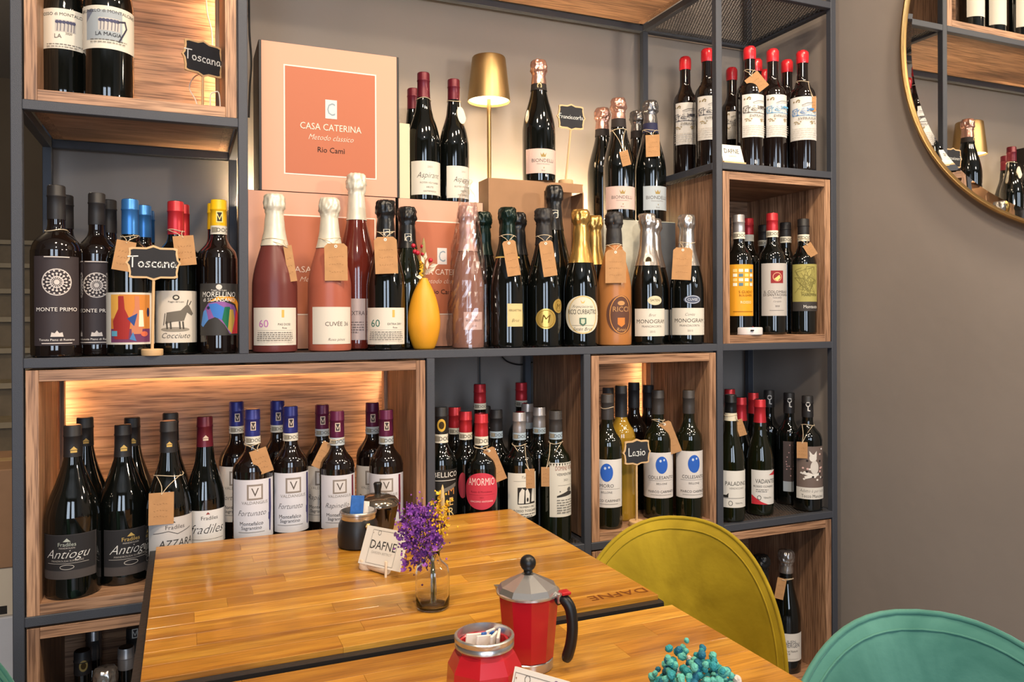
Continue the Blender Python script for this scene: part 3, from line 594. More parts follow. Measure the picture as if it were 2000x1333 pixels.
bottle('chp', 1276, 428, .128, .084, 'dark', zM, 'silver-foiled sparkling bottle behind the two cream-label bottles', cap=('silver', 526), lab=(1285, 608, 1309, 658, IV, None))
bottle('chp', 1341, 420, .05, .086, 'dark', zM, 'silver-foiled sparkling bottle with blue oval badge and cream label', cap=('silver', 525), lab=(1313, 605, 1374, 658, IV, mono('Cuvée', 0)), extra=[(1335, 580, 1366, 597, '4a5266', [Ring(0, .5, .85, .42, .07, 'b9c0cc'), T('CUVEE', 0, .36, .28, 'c9ced6')], 'disc')], tagp=(1334, 487, 1330, 550, 37, 1), capmark=('ddd8c8', 500, 527, 'disc'))
# ---- bottles standing on the cartons
zP = 1.4620
def asp(x): return [T('2021', x, .8, .06, '8a857c'), T('Aspirant', x-.03, .5, .17, '2b2828', .4, .66), T('ROTER VELTLINER', x, .33, .05, '6a655c'), T('HEUTE', x, .2, .05, '4a4640'), T('OESTERREICH', x, .08, .045, '6a655c')]
bottle('bur', 827, 143, .225, .08, 'dark', zP, 'maroon-capped bottle with cream script label beside the peach gift carton', cap=('maroon', 190), ring=193, lab=(803, 315, 862, 381, IV, asp(.05)))
bottle('bur', 886, 156, .235, .076, 'dark', zP, 'maroon-capped bottle with cream oval hang tag on its shoulder', cap=('maroon', 195), ring=198, lab=(872, 325, 920, 388, IV, asp(.1)))
bottle('bur', 807, 174, .315, .074, 'dark', zP, 'maroon-capped bottle half hidden behind the cream script label bottle', cap=('maroon', 213))
zK = 1.5275
BIO = lambda: [Pl([(-.13, .84), (-.06, .74), (0, .84), (.06, .74), (.13, .84), (.09, .66), (-.09, .66)], '9a8450'), T('BIONDELLI', 0, .45, .14, '5a5654', 0, .86), T('FRANCIACORTA', 0, .35, .05, '8a8480'), El(.02, .22, .02, .03, '8a7a50', 8), T('Brut', 0, .08, .06, '8a8480')]
bottle('chp', 1052, 119, .229, .087, 'dark', zK, 'sparkling bottle with rose foil and pink label standing on the kraft carton', cap=('rosef', 165), band=(163, 178, '2b2626'), lab=(1027, 292, 1086, 340, 'd6b8ac', BIO()), capmark=('c9b48a', 164, 177, 'disc'))
zG = 1.4370
bottle('chp', 1208, 193, .215, .086, 'dark', zG, 'sparkling bottle with rose foil and pink label standing on the stone-print carton', cap=('rosef', 234), band=(233, 251, '2b2626'), lab=(1183, 366, 1239, 411, 'd0b4aa', BIO()), tagp=(1217, 298, 1224, 327, 17), ring=256)
bottle('chp', 1270, 198, .215, .086, 'dark', zG, 'sparkling bottle with grey foil and silver-blue label standing on the stone-print carton', cap=('greyf', 243), band=(243, 262, '2a2c48'), lab=(1256, 366, 1303, 413, 'a9b2b8', BIO()), tagp=(1274, 267, 1275, 310, 27))
bottle('chp', 1176, 212, .295, .084, 'dark', zG, 'rose-foiled sparkling bottle behind the pink label bottle', cap=('rosef', 254), band=(253, 268, '2b2626'))
bottle('chp', 1245, 218, .300, .084, 'dark', zG, 'grey-foiled sparkling bottle behind the silver-blue label bottle', cap=('greyf', 258), band=(258, 272, '2b2626'))
# ---- red wax bottles in the top right cell
def wax_items(c):
    rnd = random.Random(5); it = []
    for cx, cy, n, col in ((-.18, .9, 9, '8a7a58'), (-.16, .4, 9, '9a8a68'), (.2, .4, 7, '9a8a68')):
        it += [El(cx+rnd.uniform(-.07, .07), cy+rnd.uniform(-.03, .03), .02, .014, col, 8) for _ in range(n)]
    it += [Ln([(-.06, .80), (.06, .845), (.26, .86)], .012, '8d8a86'), Ln([(-.05, .77), (.1, .81), (.26, .82)], .008, 'a5a29e')]
    it += [Ln([(-.27, .56), (-.27, .71), (-.16, .73), (-.16, .56)], .012, c), Ln([(-.27, .57), (.28, .56)], .012, c)]
    for i in range(46):
        x = rnd.uniform(-.26, .27); y = rnd.uniform(.57, .72-.1*abs(x)); it.append(Ln([(x, y), (x+rnd.uniform(-.05, .05), y+rnd.uniform(-.03, .035))], .010, c))
    it += [El(.12+.04*i, .70, .04, .022, c, 10) for i in range(4)]
    return it+[T('EVPRAXIA', .06, .46, .06, '5a5650', 0, .6)]+lines(5, .25, .05, .27, 'b0aaa2', .012)
WX = [(1338, 113, .215, 1320, 1356, 203, 285, '4c4e58'), (1381, 97, .13, 1363, 1419, 190, 276, '4c4e58'), (1429, 134, .255, 1421, 1440, 221, 275, '4c4e58'), (1464, 93, .058, 1450, 1494, 187, 271, '5a5450'), (1509, 98, .075, 1497, 1539, 188, 271, '5a98c0'), (1567, 101, .048, 1545, 1597, 192, 277, '4a80b8')]
WL = ['red-waxed bottle with grey picture label at the back beside the perforated roof', 'red-waxed bottle with grey picture label partly hidden by the black post', 'short-looking red-waxed bottle at the back behind the small white name card', 'red-waxed bottle with grey picture label and a kraft tag on its shoulder', 'red-waxed bottle with light blue picture label', 'red-waxed bottle with deep blue picture label nearest the right wall']
WT = [None, None, None, (1466, 150, 1488, 180, 30), None, (1587, 193, 1587, 223, 10)]
for (u, v, y, a, b, c, d, col), lb, tg in zip(WX, WL, WT): bottle('bdx', u, v, y, .072 if y < .1 else .068, 'brown', zD, lb, cap=('wax', v+25), lab=(a, c, b, d, 'd3cfc9', wax_items(col)), tagp=tg, ring=(163 if tg and tg[4] == 10 else None))
for u, v, y, lb in ((1477, 117, .145, 'red-waxed bottle right behind the kraft-tagged waxed bottle'), (1493, 138, .225, 'hindmost red-waxed bottle, mostly hidden behind the light blue label'), (1537, 119, .16, 'red-waxed bottle behind the light and deep blue labels')): bottle('bdx', u, v, y, .068, 'brown', zD, lb, 'red-waxed bottles of the back row', cap=('wax', v+25))
# ---- oak box with orange, grey and olive labels
bottle('bdx', 1443, 420, .06, .072, 'dark', zE, 'silver-capped bottle with orange label of arched windows', cap=('silverc', 457), band=(457, 470, 'd8d2c0', 1), lab=(1425, 520, 1472, 621, 'e09a24', [Rc(-.2+.11*i, .58+.09*j, -.12+.11*i, .64+.09*j, ['efe6d0', '5a7a8a', 'f0c878', 'd9d2c0'][(i+2*j) % 4]) for i in range(4) for j in range(4)]+[T('S GUIDO', .05, .44, .05, '8a5c14'), T('BOLGHERI', .05, .38, .04, '8a5c14'), T('ROSSO', .05, .24, .05, 'f2e2b8'), Rc(-.2, .08, .22, .09, '8a5c14')]))
bottle('bdx', 1417, 425, .13, .072, 'dark', zE, 'dark bottle with pale pink label peeping out behind the oak frame', cap=('black', 465), lab=(1405, 533, 1434, 600, 'd6c6c4', [El(.1, .6, .1, .1, 'b06a80')]))
bottle('bdx', 1461, 427, .16, .07, 'dark', zE, 'red-capped bottle behind the orange label bottle', cap=('red', 462), band=(462, 475, 'd8d2c0'))
bottle('bdx', 1508, 417, .055, .074, 'dark', zE, 'red-capped bottle with light grey label and dark red square emblem', cap=('red', 454), band=(454, 467, 'd8d2c0', 1), lab=(1488, 518, 1538, 621, 'b6b0aa', [Rc(-.1, .62, .14, .86, '8a2c2e'), Ring(.02, .74, .08, .08, .012, 'd8a080'), Pl([(-.04, .7), (.06, .78), (.08, .72), (.02, .66)], 'e8c878'), T('IL COLOMBAIO', .02, .43, .05, '4a4644', 0, .9), T('DI SANTACHIARA', .02, .375, .045, '4a4644', 0, .9), T('TOSCANA', .02, .33, .025, '6a6664'), T('Campale', .02, .26, .03, '6a6664', .3), T('2020', .02, .17, .03, '4a4644'), Rc(-.12, .1, .16, .107, '7a7674')]))
bottle('bdx', 1491, 440, .20, .07, 'dark', zE, 'black-capped bottle standing behind the red square emblem, on its left', cap=('black', 473), band=(473, 484, 'd8d2c0', 1))
bottle('bdx', 1534, 435, .15, .07, 'dark', zE, 'black-capped bottle between the grey and olive label bottles', cap=('black', 466), band=(466, 478, 'd8d2c0', 1))
random.seed(3)
bottle('bdx', 1569, 428, .065, .072, 'dark', zE, 'black-capped bottle with olive scribbled label and kraft tag', cap=('black', 462), band=(462, 475, 'd8d2c0', 1), lab=(1549, 520, 1598, 612, '3a3634', [Rc(-.4, .2, .4, 1, 'a39a58')]+[Ln([(random.uniform(-.25, .25), random.uniform(.35, .95)) for _ in range(4)], .008, '7c7440') for _ in range(16)]+[T('MAREMMA', .08, .32, .05, '5a5430'), T('Montauto', .1, .06, .07, 'dcd8d0', 0, .5)]), tagp=(1575, 481, 1588, 504, 17))
# ---- open cell at the right, perforated floor
SM = '6a6660'
bottle('bur', 1427, 771, .045, .072, 'olive', zF, 'dark-capped slender bottle with white label and small dog drawing', cap=('bfoil', 811), band=(811, 826, 'cfc6ae'), lab=(1404, 924, 1460, 996, 'd8d4cc', [T('PALADINO', .1, .6, .11, '3a3834', 0, .7), T('VERDICCHIO', .1, .5, .05, SM), Rc(-.32, .25, .36, .26, '4a4844'), Pl([(-.3, .27), (-.14, .27), (-.13, .4), (-.19, .34), (-.28, .34)], '2a2826'), Ring(-.08, .12, .05, .06, .012, '3a3834'), T('TENUTA', .15, .1, .04, SM)]), tagp=(1441, 826, 1451, 857, 15))
bottle('bur', 1425, 760, .20, .07, 'dark', zF, 'red-capped bottle behind the dog-drawing label', cap=('red', 800))
bottle('bur', 1447, 776, .135, .068, 'dark', zF, 'red-capped bottle beside the kraft tag of the dog-drawing bottle', cap=('red', 826))
bottle('bur', 1471, 767, .20, .068, 'dark', zF, 'red-capped bottle behind the white and red label', cap=('red', 812))
bottle('bur', 1484, 780, .07, .070, 'olive', zF, 'red-capped slender bottle with white label and red corners', cap=('red', 830), lab=(1468, 923, 1519, 990, 'd6d2cc', [Pl([(.12, .86), (.42, 1), (.42, .84)], 'c0303a'), Pl([(-.4, .0), (.1, 0), (-.1, .08), (-.4, .28)], 'c0303a'), T('VADANTES', .05, .62, .12, '3a3834', 0, .8), T('ROSSO CONERO', -.02, .5, .055, '3a3834')]+small(-.25, .1, .42, 2, .05, SM)+[Ring(-.16, .2, .05, .06, .012, '3a3834'), T('TENUTA', .08, .18, .045, SM)]))
bottle('bdx', 1502, 762, .21, .072, 'dark', zF, 'black-capped bottle with white key mark at the back of the cell', cap=('black', 800), capmark=('c9c6c2', 776, 794, 'key'))
bottle('bdx', 1541, 767, .14, .072, 'dark', zF, 'black-capped bottle with speckled side label, between two rows', cap=('black', 812), capmark=('c9c6c2', 782, 800, 'key'), lab=(1530, 867, 1549, 965, '4e4444', [El(random.uniform(-.08, .08), random.uniform(.3, .95), .012, .012, 'c9a0a0', 8) for _ in range(10)]+[Rc(-.2, 0, .2, .2, 'a8b0b8')]))
cat = [El(.02, .78, .07, .07, 'd8d2ca'), Pl([(-.04, .82), (-.05, .92), (.01, .85)], 'd8d2ca'), Pl([(.04, .85), (.09, .92), (.09, .8)], 'd8d2ca'), El(.05, .6, .08, .13, 'cfc8c0'), Pl([(-.18, .48), (.06, .4), (.1, .45), (-.14, .53)], 'e0dad2'), Pl([(-.12, .38), (.16, .46), (.14, .5), (-.14, .43)], 'e0dad2')]+[El(random.uniform(-.26, .26), random.uniform(.3, .96), .022, .02, ['d8b0a8', 'e0d8d0', '2a2424'][i % 3], 8) for i in range(20)]
bottle('bdx', 1577, 773, .055, .078, 'dark', zF, 'black-capped bottle with brown speckled label of a white cat', cap=('black', 820), capmark=('c9c6c2', 790, 808, 'key'), lab=(1557, 877, 1608, 980, '6e5f58', cat+[Rc(-.5, 0, .5, .22, 'd3cec6'), T('Adatto è per tutti', .02, .13, .06, '4a4644', .3, .8), T('Tocco Mancino', .02, .03, .06, '1f1d1c', 0, .7)]), tagp=(1567, 868, 1567, 900, 20), ring=835)
# ---- oak box with the blue egg labels
def egg(cx, word): return [El(cx, .73, .135, .19, '2c5cb4'), El(cx-.03, .82, .025, .03, 'b9c8e0', 10), El(cx+.05, .84, .02, .025, 'b9c8e0', 10), T(word, cx, .42, .07, '4a4644', 0, .7), Rc(cx-.3, .385, cx+.3, .392, '8a8680'), T('BELLONE', cx, .3, .04, SM), T('MARCO CARPINETI', cx, .12, .05, '5a5650', 0, .8), Rc(cx-.25, .07, cx+.25, .08, '9a968e')]
bottle('bdx', 1186, 770, .05, .072, 'olive', zI, 'grey-capped bottle with blue egg label beside the oak frame, twine on its neck', cap=('grey', 823), lab=(1158, 901, 1213, 995, 'd4cfc9', egg(0, 'MORO')), ring=800)
bottle('bdx', 1188, 757, .17, .07, 'dark', zI, 'grey-capped bottle behind the bottle with twine on its neck', cap=('grey', 800))
bottle('bdx', 1213, 753, .105, .072, 'yellow', zI, 'black-capped bottle of straw-coloured wine behind the small chalkboard', cap=('black', 818))
bottle('bdx', 1238, 747, .19, .072, 'brown', zI, 'dark-capped brown bottle in front of the lit oak panel', cap=('black', 800))
bottle('bdx', 1266, 752, .21, .072, 'brown', zI, 'dark-capped bottle at the back of the blue egg box', cap=('black', 800))
bottle('bdx', 1285, 762, .075, .074, 'olive', zI, 'grey-capped bottle with blue egg label and slanted kraft tag', cap=('grey', 813), lab=(1257, 888, 1314, 977, 'd0cac6', egg(.08, 'COLLESANTO')), tagp=(1296, 829, 1319, 889, 26, 1), ring=824)
bottle('bdx', 1345, 762, .072, .074, 'olive', zI, 'grey-capped bottle with blue egg label and no tag', cap=('grey', 812), lab=(1321, 885, 1374, 977, 'd0cac6', egg(.08, 'COLLESANTO')))
# ---- open cell beside the table
bottle('bdx', 861, 795, .07, .072, 'dark', zF, 'black-capped bottle with gold crest and black label beside the oak frame', cap=('black', 848), band=(850, 867, 'd8d2c0', 1), lab=(835, 920, 892, 1010, '23211f', [T('BELLICO', .05, .84, .11, 'e0dcd4', 0, .85), Rc(-.2, .76, .3, .775, 'c9c4bc'), T('M', .16, .45, .17, 'd08a4a'), T('E', .16, .22, .17, 'd9b070'), T('R', .16, .0, .17, 'e0c890'), Pl([(-.3, .5), (.3, .7), (.3, .62), (-.3, .4)], '6a6660')]), capmark=('c9a040', 820, 845, 'disc'))
bottle('bdx', 888, 795, .155, .072, 'dark', zF, 'red-capped bottle beside the gold crest bottle', cap=('red', 838), band=(838, 850, 'd8d2c0', 1))
bottle('bdx', 909, 803, .09, .072, 'dark', zF, 'red-capped bottle half behind the big round red label', cap=('red', 847), band=(847, 861, 'd8d2c0', 1), lab=(895, 925, 912, 975, 'b03a48', None, 'disc'))
bottle('bdx', 937, 750, .20, .072, 'dark', zF, 'tall red-capped bottle at the back in front of the black cable', cap=('red', 790), band=(790, 802, 'd8d2c0', 1))
bottle('bdx', 947, 793, .235, .07, 'dark', zF, 'black-capped bottle with pale band behind the round red label', cap=('black', 835), band=(837, 849, 'd8d2c0'))
am = [T('AMORMIO', 0, .66, .2, 'f0d0cc', 0, .72), T('Rosso di Montalcino', 0, .46, .05, '7a1c2a'), Rc(-.38, .4, .38, .405, '8a2030'), T('2021', 0, .31, .04, '8a2030'), T('GIACOMO ANTONINI', 0, .2, .045, 'f0d0cc', 0, .6)]
bottle('bdx', 940, 808, .05, .076, 'dark', zF, 'red-capped bottle with big round crimson label', cap=('red', 855), band=(855, 872, 'd8d2c0', 1), lab=(910, 926, 970, 998, 'c43a4c', am, 'disc'), tagp=(953, 880, 979, 944, 25, 1), ring=876)
bottle('bdx', 969, 800, .125, .07, 'dark', zF, 'black-capped bottle with pale blue neck band behind the slanted tag', cap=('black', 845), band=(845, 858, '9fb0bc', 1))
cows = [Rc(-.16, .3, .3, .68, 'e0dbd0'), Rc(-.16, .3, .3, .68, '2c2826'), Pl([(-.14, .32), (-.02, .32), (.0, .62), (-.06, .66), (-.12, .56)], 'd8d2c6'), Pl([(.02, .32), (.12, .32), (.13, .52), (.07, .66), (.02, .6)], 'd8d2c6'), Pl([(.17, .34), (.28, .34), (.28, .64), (.2, .66), (.18, .5)], 'd8d2c6'), El(.07, .4, .025, .05, '2c2826', 10)]
bottle('bdx', 1014, 805, .055, .076, 'dark', zF, 'silver-capped bottle with cream label of black and white animals', cap=('silverc', 848), band=(848, 862, '9fb0bc', 1), lab=(992, 927, 1050, 1014, 'd6d0c2', cows+[T('Tenuta', .05, .88, .06, '4a4640', .3), Rc(-.25, .82, .3, .826, '8a857c'), T('NUMERO UNO', .08, .22, .04, '3a3632'), T('ROSSO TOSCANO', .05, .13, .05, '3a3632')]+small(-.15, .3, .07, 2, .05, SM)), tagp=(1033, 918, 1034, 956, 21), ring=872)
bottle('bdx', 1018, 747, .205, .072, 'dark', zF, 'tall red-capped bottle at the back beside the oak side panel', cap=('red', 785), band=(785, 797, 'd8d2c0', 1))
bottle('bdx', 1030, 788, .16, .07, 'dark', zF, 'silver-capped bottle behind the animal label', cap=('silverc', 828), band=(828, 840, 'a8b0b4'))
bottle('bdx', 1053, 795, .12, .074, 'dark', zF, 'silver-capped bottle with narrow grey label between the two cream labels', cap=('silverc', 838), band=(838, 850, '9fb0bc', 1), lab=(1060, 930, 1072, 1000, '8a8a80', None))
bottle('bdx', 1085, 802, .055, .072, 'olive', zF, 'grey-capped bottle with tall cream label of a small landscape drawing', cap=('grey', 847), band=(847, 861, '9fb0bc', 1), lab=(1073, 907, 1119, 1013, 'd0cabc', [T('DOMINE VITAE', .06, .86, .08, '9a6a5a', 0, .8), T('VERMENTINO', .06, .76, .05, '5a5650', 0, .7), T('2021', .06, .66, .04, SM), Rc(-.1, .58, .22, .586, '8a857c'), Pl([(-.12, .36), (.22, .4), (.22, .45), (.1, .47), (-.12, .39)], '3a3632'), El(.14, .5, .05, .04, '5a5650', 10), El(-.06, .47, .012, .012, '3a3632', 8)]+small(-.12, .22, .3, 6, .045, '7a756c')), tagp=(1066, 915, 1066, 953, 19), ring=868)
# ---- long oak box behind the table
HC = 'c9a860'
def anti(c2): return [Rc(-.62, .2, .62, .985, '2c2a2b'), Pl([(-.08, .84), (0, .92), (.08, .84)], c2), T('Fradiles', 0, .74, .085, c2, 0, .4), T('MANDROLISAI', 0, .68, .035, 'b8b0a8'), T('Antiogu', 0, .47, .2, 'd8d4ce', .5, .76), T('MANDROLISAI SUPERIORE', 0, .39, .04, 'a8a098'), Rc(-.45, .35, .45, .358, 'b8b0a8'), Ring(0, .27, .14, .05, .012, 'b8b0a8'), Rc(-.62, .0, .62, .19, '4a4442')]
bottle('bur', 142, 830, .055, .094, 'dark', zI, 'wide dark bottle with black script label and silver house mark, beside the oak side', cap=('black', 892), lab=(94, 1044, 181, 1131, '3a3636', anti('b0b4a8')), capmark=(HC, 871, 885, 'house'))
bottle('bur', 240, 829, .06, .092, 'dark', zI, 'wide dark bottle with black script label and gold house mark, beside the table corner', cap=('black', 892), lab=(207, 1035, 288, 1125, '3a3636', anti('c9a860')), capmark=(HC, 868, 882, 'house'))
for u, v, y, lb in ((166, 815, .15, 'dark bottle behind the black script label with silver house mark'), (258, 815, .155, 'dark bottle behind the black script label with gold house mark')): bottle('bur', u, v, y, .086, 'dark', zI, lb, 'dark bottles behind the black script labels', cap=('black', v+56), capmark=(HC, v+40, v+52, 'house'))
bottle('bur', 329, 822, .065, .084, 'dark', zI, 'black-capped bottle with silver label and large kraft tag on white twine', cap=('black', 884), lab=(294, 1012, 370, 1095, 'bdb9b6', [Pl([(-.06, .87), (0, .92), (.06, .87)], '4a4644'), T('Fradiles', .05, .72, .1, '4a4644', 0, .4), Ln([(-.45, .62), (-.1, .68), (.1, .6), (.45, .7)], .014, '3a3836'), T('AZZARA', .1, .3, .17, '3a3836', .2, .7)]), tagp=(316, 960, 315, 1022, 45), ring=928, capmark=(HC, 862, 874, 'house'))
bottle('bur', 333, 806, .155, .08, 'dark', zI, 'black-capped bottle behind the large kraft tag bottle', cap=('black', 862))
bottle('bur', 400, 813, .075, .076, 'dark', zI, 'maroon-capped bottle with white label and flowing black script', cap=('maroon', 873), lab=(367, 998, 436, 1064, 'd4d0cc', [Pl([(-.06, .88), (0, .95), (.06, .88)], '8a3a3a'), T('Fradiles', .05, .72, .11, '4a4644', 0, .4), T('fradiles', 0, .32, .27, '2b2827', .45, .72), Rc(-.5, .14, .5, .15, '6a6660')]), capmark=('c9b4a0', 850, 862, 'house'))
def vald(name, col): return [Rc(-.13, .66, .13, .92, '8a8078'), Rc(-.1, .69, .1, .89, 'd0cccc'), T('V', 0, .72, .14, '5a524c'), T('VALDANGIUS', 0, .59, .05, '8a8680', 0, .7), T(name, -.05, .4, .09, '4a4644', .4, .56), T('Montefalco', -.06, .24, .06, '4a4644', 0, .5), T('Sagrantino', -.06, .17, .055, '4a4644', 0, .5), Rc(-.28, .12, .16, .128, '8a8680'), Pl([(.25, .98), (.3, .98), (.31, .5), (.29, .1), (.26, .12), (.25, .5)], col), Rc(.24, .3, .27, .42, col)]
VB, VM = '3c3a6a', '6a2438'
for u, v, y, cp, lb, col, nm, lbl, tg in (
  (493, 799, .075, 'purple', (458, 938, 534, 1055), VB, 'Fortunato', 'blue-capped bottle with white label, square crest and kraft tag', (502, 879, 517, 926, 33)),
  (567, 793, .09, 'purple', (537, 925, 603, 1041), VB, 'Fortunato', 'blue-capped bottle with white label and square crest, without tag', None),
  (658, 802, .065, 'plum', (628, 930, 692, 1035), VM, 'Rapinello', 'plum-capped bottle with white crest label and tag twisted to one side', (641, 869, 617, 917, 20)),
  (754, 800, .06, 'plum', (722, 928, 786, 1030), VM, 'Rapinello', 'plum-capped bottle with white crest label behind the lidded sugar pot', None)):
    bottle('bdx', u, v, y, .080 if u < 500 else .074, 'brown', zI, lbl, cap=(cp, v+54), band=(v+54, v+69, 'b4bcc0' if cp == 'plum' else 'cfcabc', 1), lab=(*lb, 'cfced4', vald(nm, col)), tagp=tg, capmark=('c9b8a8', v+25, v+42, 'box'))
for u, v, cp, lb, grp in ((462, 784, 'purple', 'blue-capped bottle between the maroon cap and the tagged crest bottle', 'blue-capped bottles of the back row'), (542, 782, 'purple', 'blue-capped bottle right behind the untagged blue-capped crest bottle', 'blue-capped bottles of the back row'), (629, 790, 'plum', 'plum-capped bottle behind the one with a twisted tag', 'plum-capped bottles of the back row'), (727, 786, 'plum', 'plum-capped bottle beside the black cable, behind the lidded pot', 'plum-capped bottles of the back row')):
    bottle('bdx', u, v, .17, .074, 'brown', zI, lb, grp, cap=(cp, v+49), band=(v+49, v+63, 'b4bcc0' if cp == 'plum' else 'cfcabc', 1), lab=(u-32, 912, u+32, 1020, 'd8d0c8', vald('Fortunato' if cp == 'purple' else 'Rapinello', VB if cp == 'purple' else VM)), capmark=('c9b8a8', v+24, v+40, 'box'))
# ---- bottom oak boxes
zL = lev(-2)+TB
bottle('bdx', 161, 1252, .09, .078, 'dark', zL, 'black-capped bottle with small gold mark in the dark bottom box', cap=('black', 1320), capmark=('8a7a4a', 1290, 1312, 'disc'), H=.33)
bottle('chp', 206, 1305, .07, .084, 'dark', zL, 'silver-foiled sparkling bottle in the dark bottom box', cap=('silver', 1420), H=.315)
bottle('bdx', 246, 1253, .10, .074, 'dark', zL, 'steel-grey capped bottle in the dark bottom box beside the table edge', cap=('silverc', 1310), H=.32)
bottle('bdx', 262, 1225, .2, .074, 'dark', zL, 'black-capped bottle with white square mark at the back of the dark bottom box', cap=('black', 1275), capmark=('c9c4bc', 1228, 1246, 'box'), H=.33)
bottle('bdx', 183, 1233, .22, .07, 'dark', zL, 'bottle with pale blue-grey paper sleeve at the back of the dark bottom box', cap=('greyf', 1290), H=.33)
zR = lev(-2)+TB
bottle('chp', 1535, 1075, .075, .078, 'dark', zR, 'sparkling bottle with silver foil and blue top beside the right wall', cap=('silver', 1125), lab=(1523, 1243, 1568, 1297, 'd3cec6', [T('JULIEN', -.12, .66, .1, '4a4e5a'), T('MERGEN', -.02, .5, .16, '4a4e5a', 0, .6), T('Brut Nature', -.05, .33, .08, '3a3836', 0, .5), T('2018', -.2, .24, .06, '3a3836'), Rc(-.3, .08, .2, .09, 'a8a298')]), tagp=(1528, 1137, 1521, 1178, 17), ring=1136, extra=())
bottle('chp', 1487, 1085, .06, .08, 'olive', zR, 'green-glass sparkling bottle with pink blossom label behind the olive chair', cap=('bfoil', 1140), lab=(1465, 1253, 1514, 1320, 'd8c0b8', [El(.05, .5, .28, .3, 'e6dcd8'), El(.15, .3, .2, .2, 'dfe2dc'), T('Dilenia', .06, .42, .2, '23303c', .4, .6), El(.2, .85, .12, .08, 'c98a80')]))
# ---- bottles in the long top box (seen in the mirror)
for i, (x, y) in enumerate(((.50, .08), (.60, .10), (.70, .08), (.86, .08), (.96, .1), (1.10, .08), (1.20, .1), (1.33, .08))):
    bottle('bdx', 0, 0, y, .08, 'dark', lev(2)+TB, 'dark bottle with cream label in the long top box', 'bottles in the long top box', X=x, H=.33, cap=('black', -317), lab=None)
    # label facing the room
bottle('chp', 913, 402, .055, .074, 'pinkclear', zM, 'pale pink sparkling bottle wrapped in clear cellophane', cap=('pinkf', 492), lab=(905, 611, 940, 646, 'dbb9b2', [T('Millé', 0, .66, .16, '8a5a5a', .35, .7), T('ROSE BRUT', 0, .46, .12, '6a4a4a', 0, .8), T('2018', 0, .16, .1, '8a6a6a')]))
def cell(z0, x, y):
    """inside limits of the cell a bottle stands in: x0, x1, y0, y1"""
    k = int(x/PA)
    if z0 in (zP, zK, zG): return -9, (4*PA-.003 if z0 == zG else 9), .16, .365
    if z0 == zM: return (PW, PA, .002, .338) if x < PA else (PA+PW, 4*PA, .002, .1675)
    if z0 == zF: return k*PA+PW, (k+1)*PA, .002, .338
    if z0 == zU: return PW+TB, PA-TB, .004, .25
    if z0 == zI and x < 2*PA: return PW+TB, 2*PA-TB-.004, .004, .255
    return k*PA+PW+TB+.003, (k+1)*PA-TB-.004, .004, .31
flush(cell)
ASP2 = BT['maroon-capped bottle with cream oval hang tag on its shoulder']; CB = BT['pale pink sparkling bottle wrapped in clear cellophane']
for o in [o for o in COL.objects if o.get('group') == 'bottles in the long top box']:
    V, Fc = [], []
    for j in range(2):
        for i in range(13): a = -math.pi/2+.15+(i/12-.5)*2.0; V.append((.0405*math.cos(a), .0405*math.sin(a), .05+.09*j))
    obj('label', V, [(i, i+1, 14+i, 13+i) for i in range(12)], mat('label_'+IV, IV, .55), o, smooth='all')
EX, EZ = Vector((1, 0, 0)), Vector((0, 0, 1))
# ------------------------------------------------------------------ cartons on the middle shelf
PEACH = mat('peach_card', (206, 154, 130), .5, spec=.4); RUST = mat('rust_print', (174, 100, 70), .5, spec=.4); BLKC = mat('black_card', (28, 24, 24), .45)
def peach(name, x0, x1, y0, y1, z0, z1, label, px, pz, inset=.006):
    t = thing(name, (x0, y0, z0), label, 'box'); w, d, h = x1-x0, y1-y0, z1-z0
    box('carton_body', (0, 0, 0), (w, d, h), BLKC, t, bev=.001)
    box('front_panel', (inset, -.0015, .001), (w-inset, 0, h-.001), PEACH, t)
    a, b = px; c, d_ = pz
    p = box('printed_square', (a-.003, -.0021, c-.003), (b+.003, -.0015, d_+.003), mat('white_line', (236, 214, 200), .5), t)
    box('printed_field', (a, -.0026, c), (b, -.0015, d_), RUST, p)
    H_ = d_-c
    flat_print('print', [Rc(-.055, .54, .055, .72, 'd8d0cc'), T('C', 0, .57, .12, '8a9aa4', 0, 1, .7), T('CASA CATERINA', 0, .425, .062, 'ecd2c2', 0, .68, 1.1), T('Metodo classico', 0, .33, .052, 'ecd2c2', .4, .5), T('Rio Camì', 0, .215, .05, '2b1c18', 0, .3)], H_, b-a, Vector(((a+b)/2, -.0028, c)), EX, EZ, t)
    return t
peach('gift_carton', .4385, .757, .185, .325, 1.4622, 1.797, 'upright peach gift carton with rust square, standing on two cartons', (.0565, .2605), (.0425, .283))
peach('gift_carton', .410, .7475, .18, .325, ZB, 1.4615, 'peach gift carton on the shelf behind the frosted pink bottles', (.052, .285), (.08, .30), .002)
peach('gift_carton', .7515, .968, .18, .325, ZB, 1.4615, 'peach gift carton on the shelf behind the yellow vase', (.012, .205), (.08, .30), .002)
t = thing('cream_carton', (.7605, .197, 1.462), 'narrow cream carton squeezed between the upright peach carton and script-label bottle', 'box'); box('carton_body', (0, 0, 0), (.026, .11, .182), mat('cream_carton', (206, 192, 160), .6), t, bev=.0008)
kx = onY(954, 349, .192).x
t = thing('kraft_carton', (kx, .192, ZB), 'open kraft carton standing behind the sparkling bottles', 'box'); kw, kd, kh = onY(1140, 365, .192).x-kx, .0705, zK-ZB-.0003
KI = mat('kraft_inside', (150, 110, 78), .85)
box('front_panel', (0, 0, 0), (.154, .003, kh), CARD, t); box('side_panel', (0, .003, 0), (.003, kd, kh), CARD, t); box('back_panel', (.003, kd-.003, 0), (kw, kd, kh-.002), KI, t)
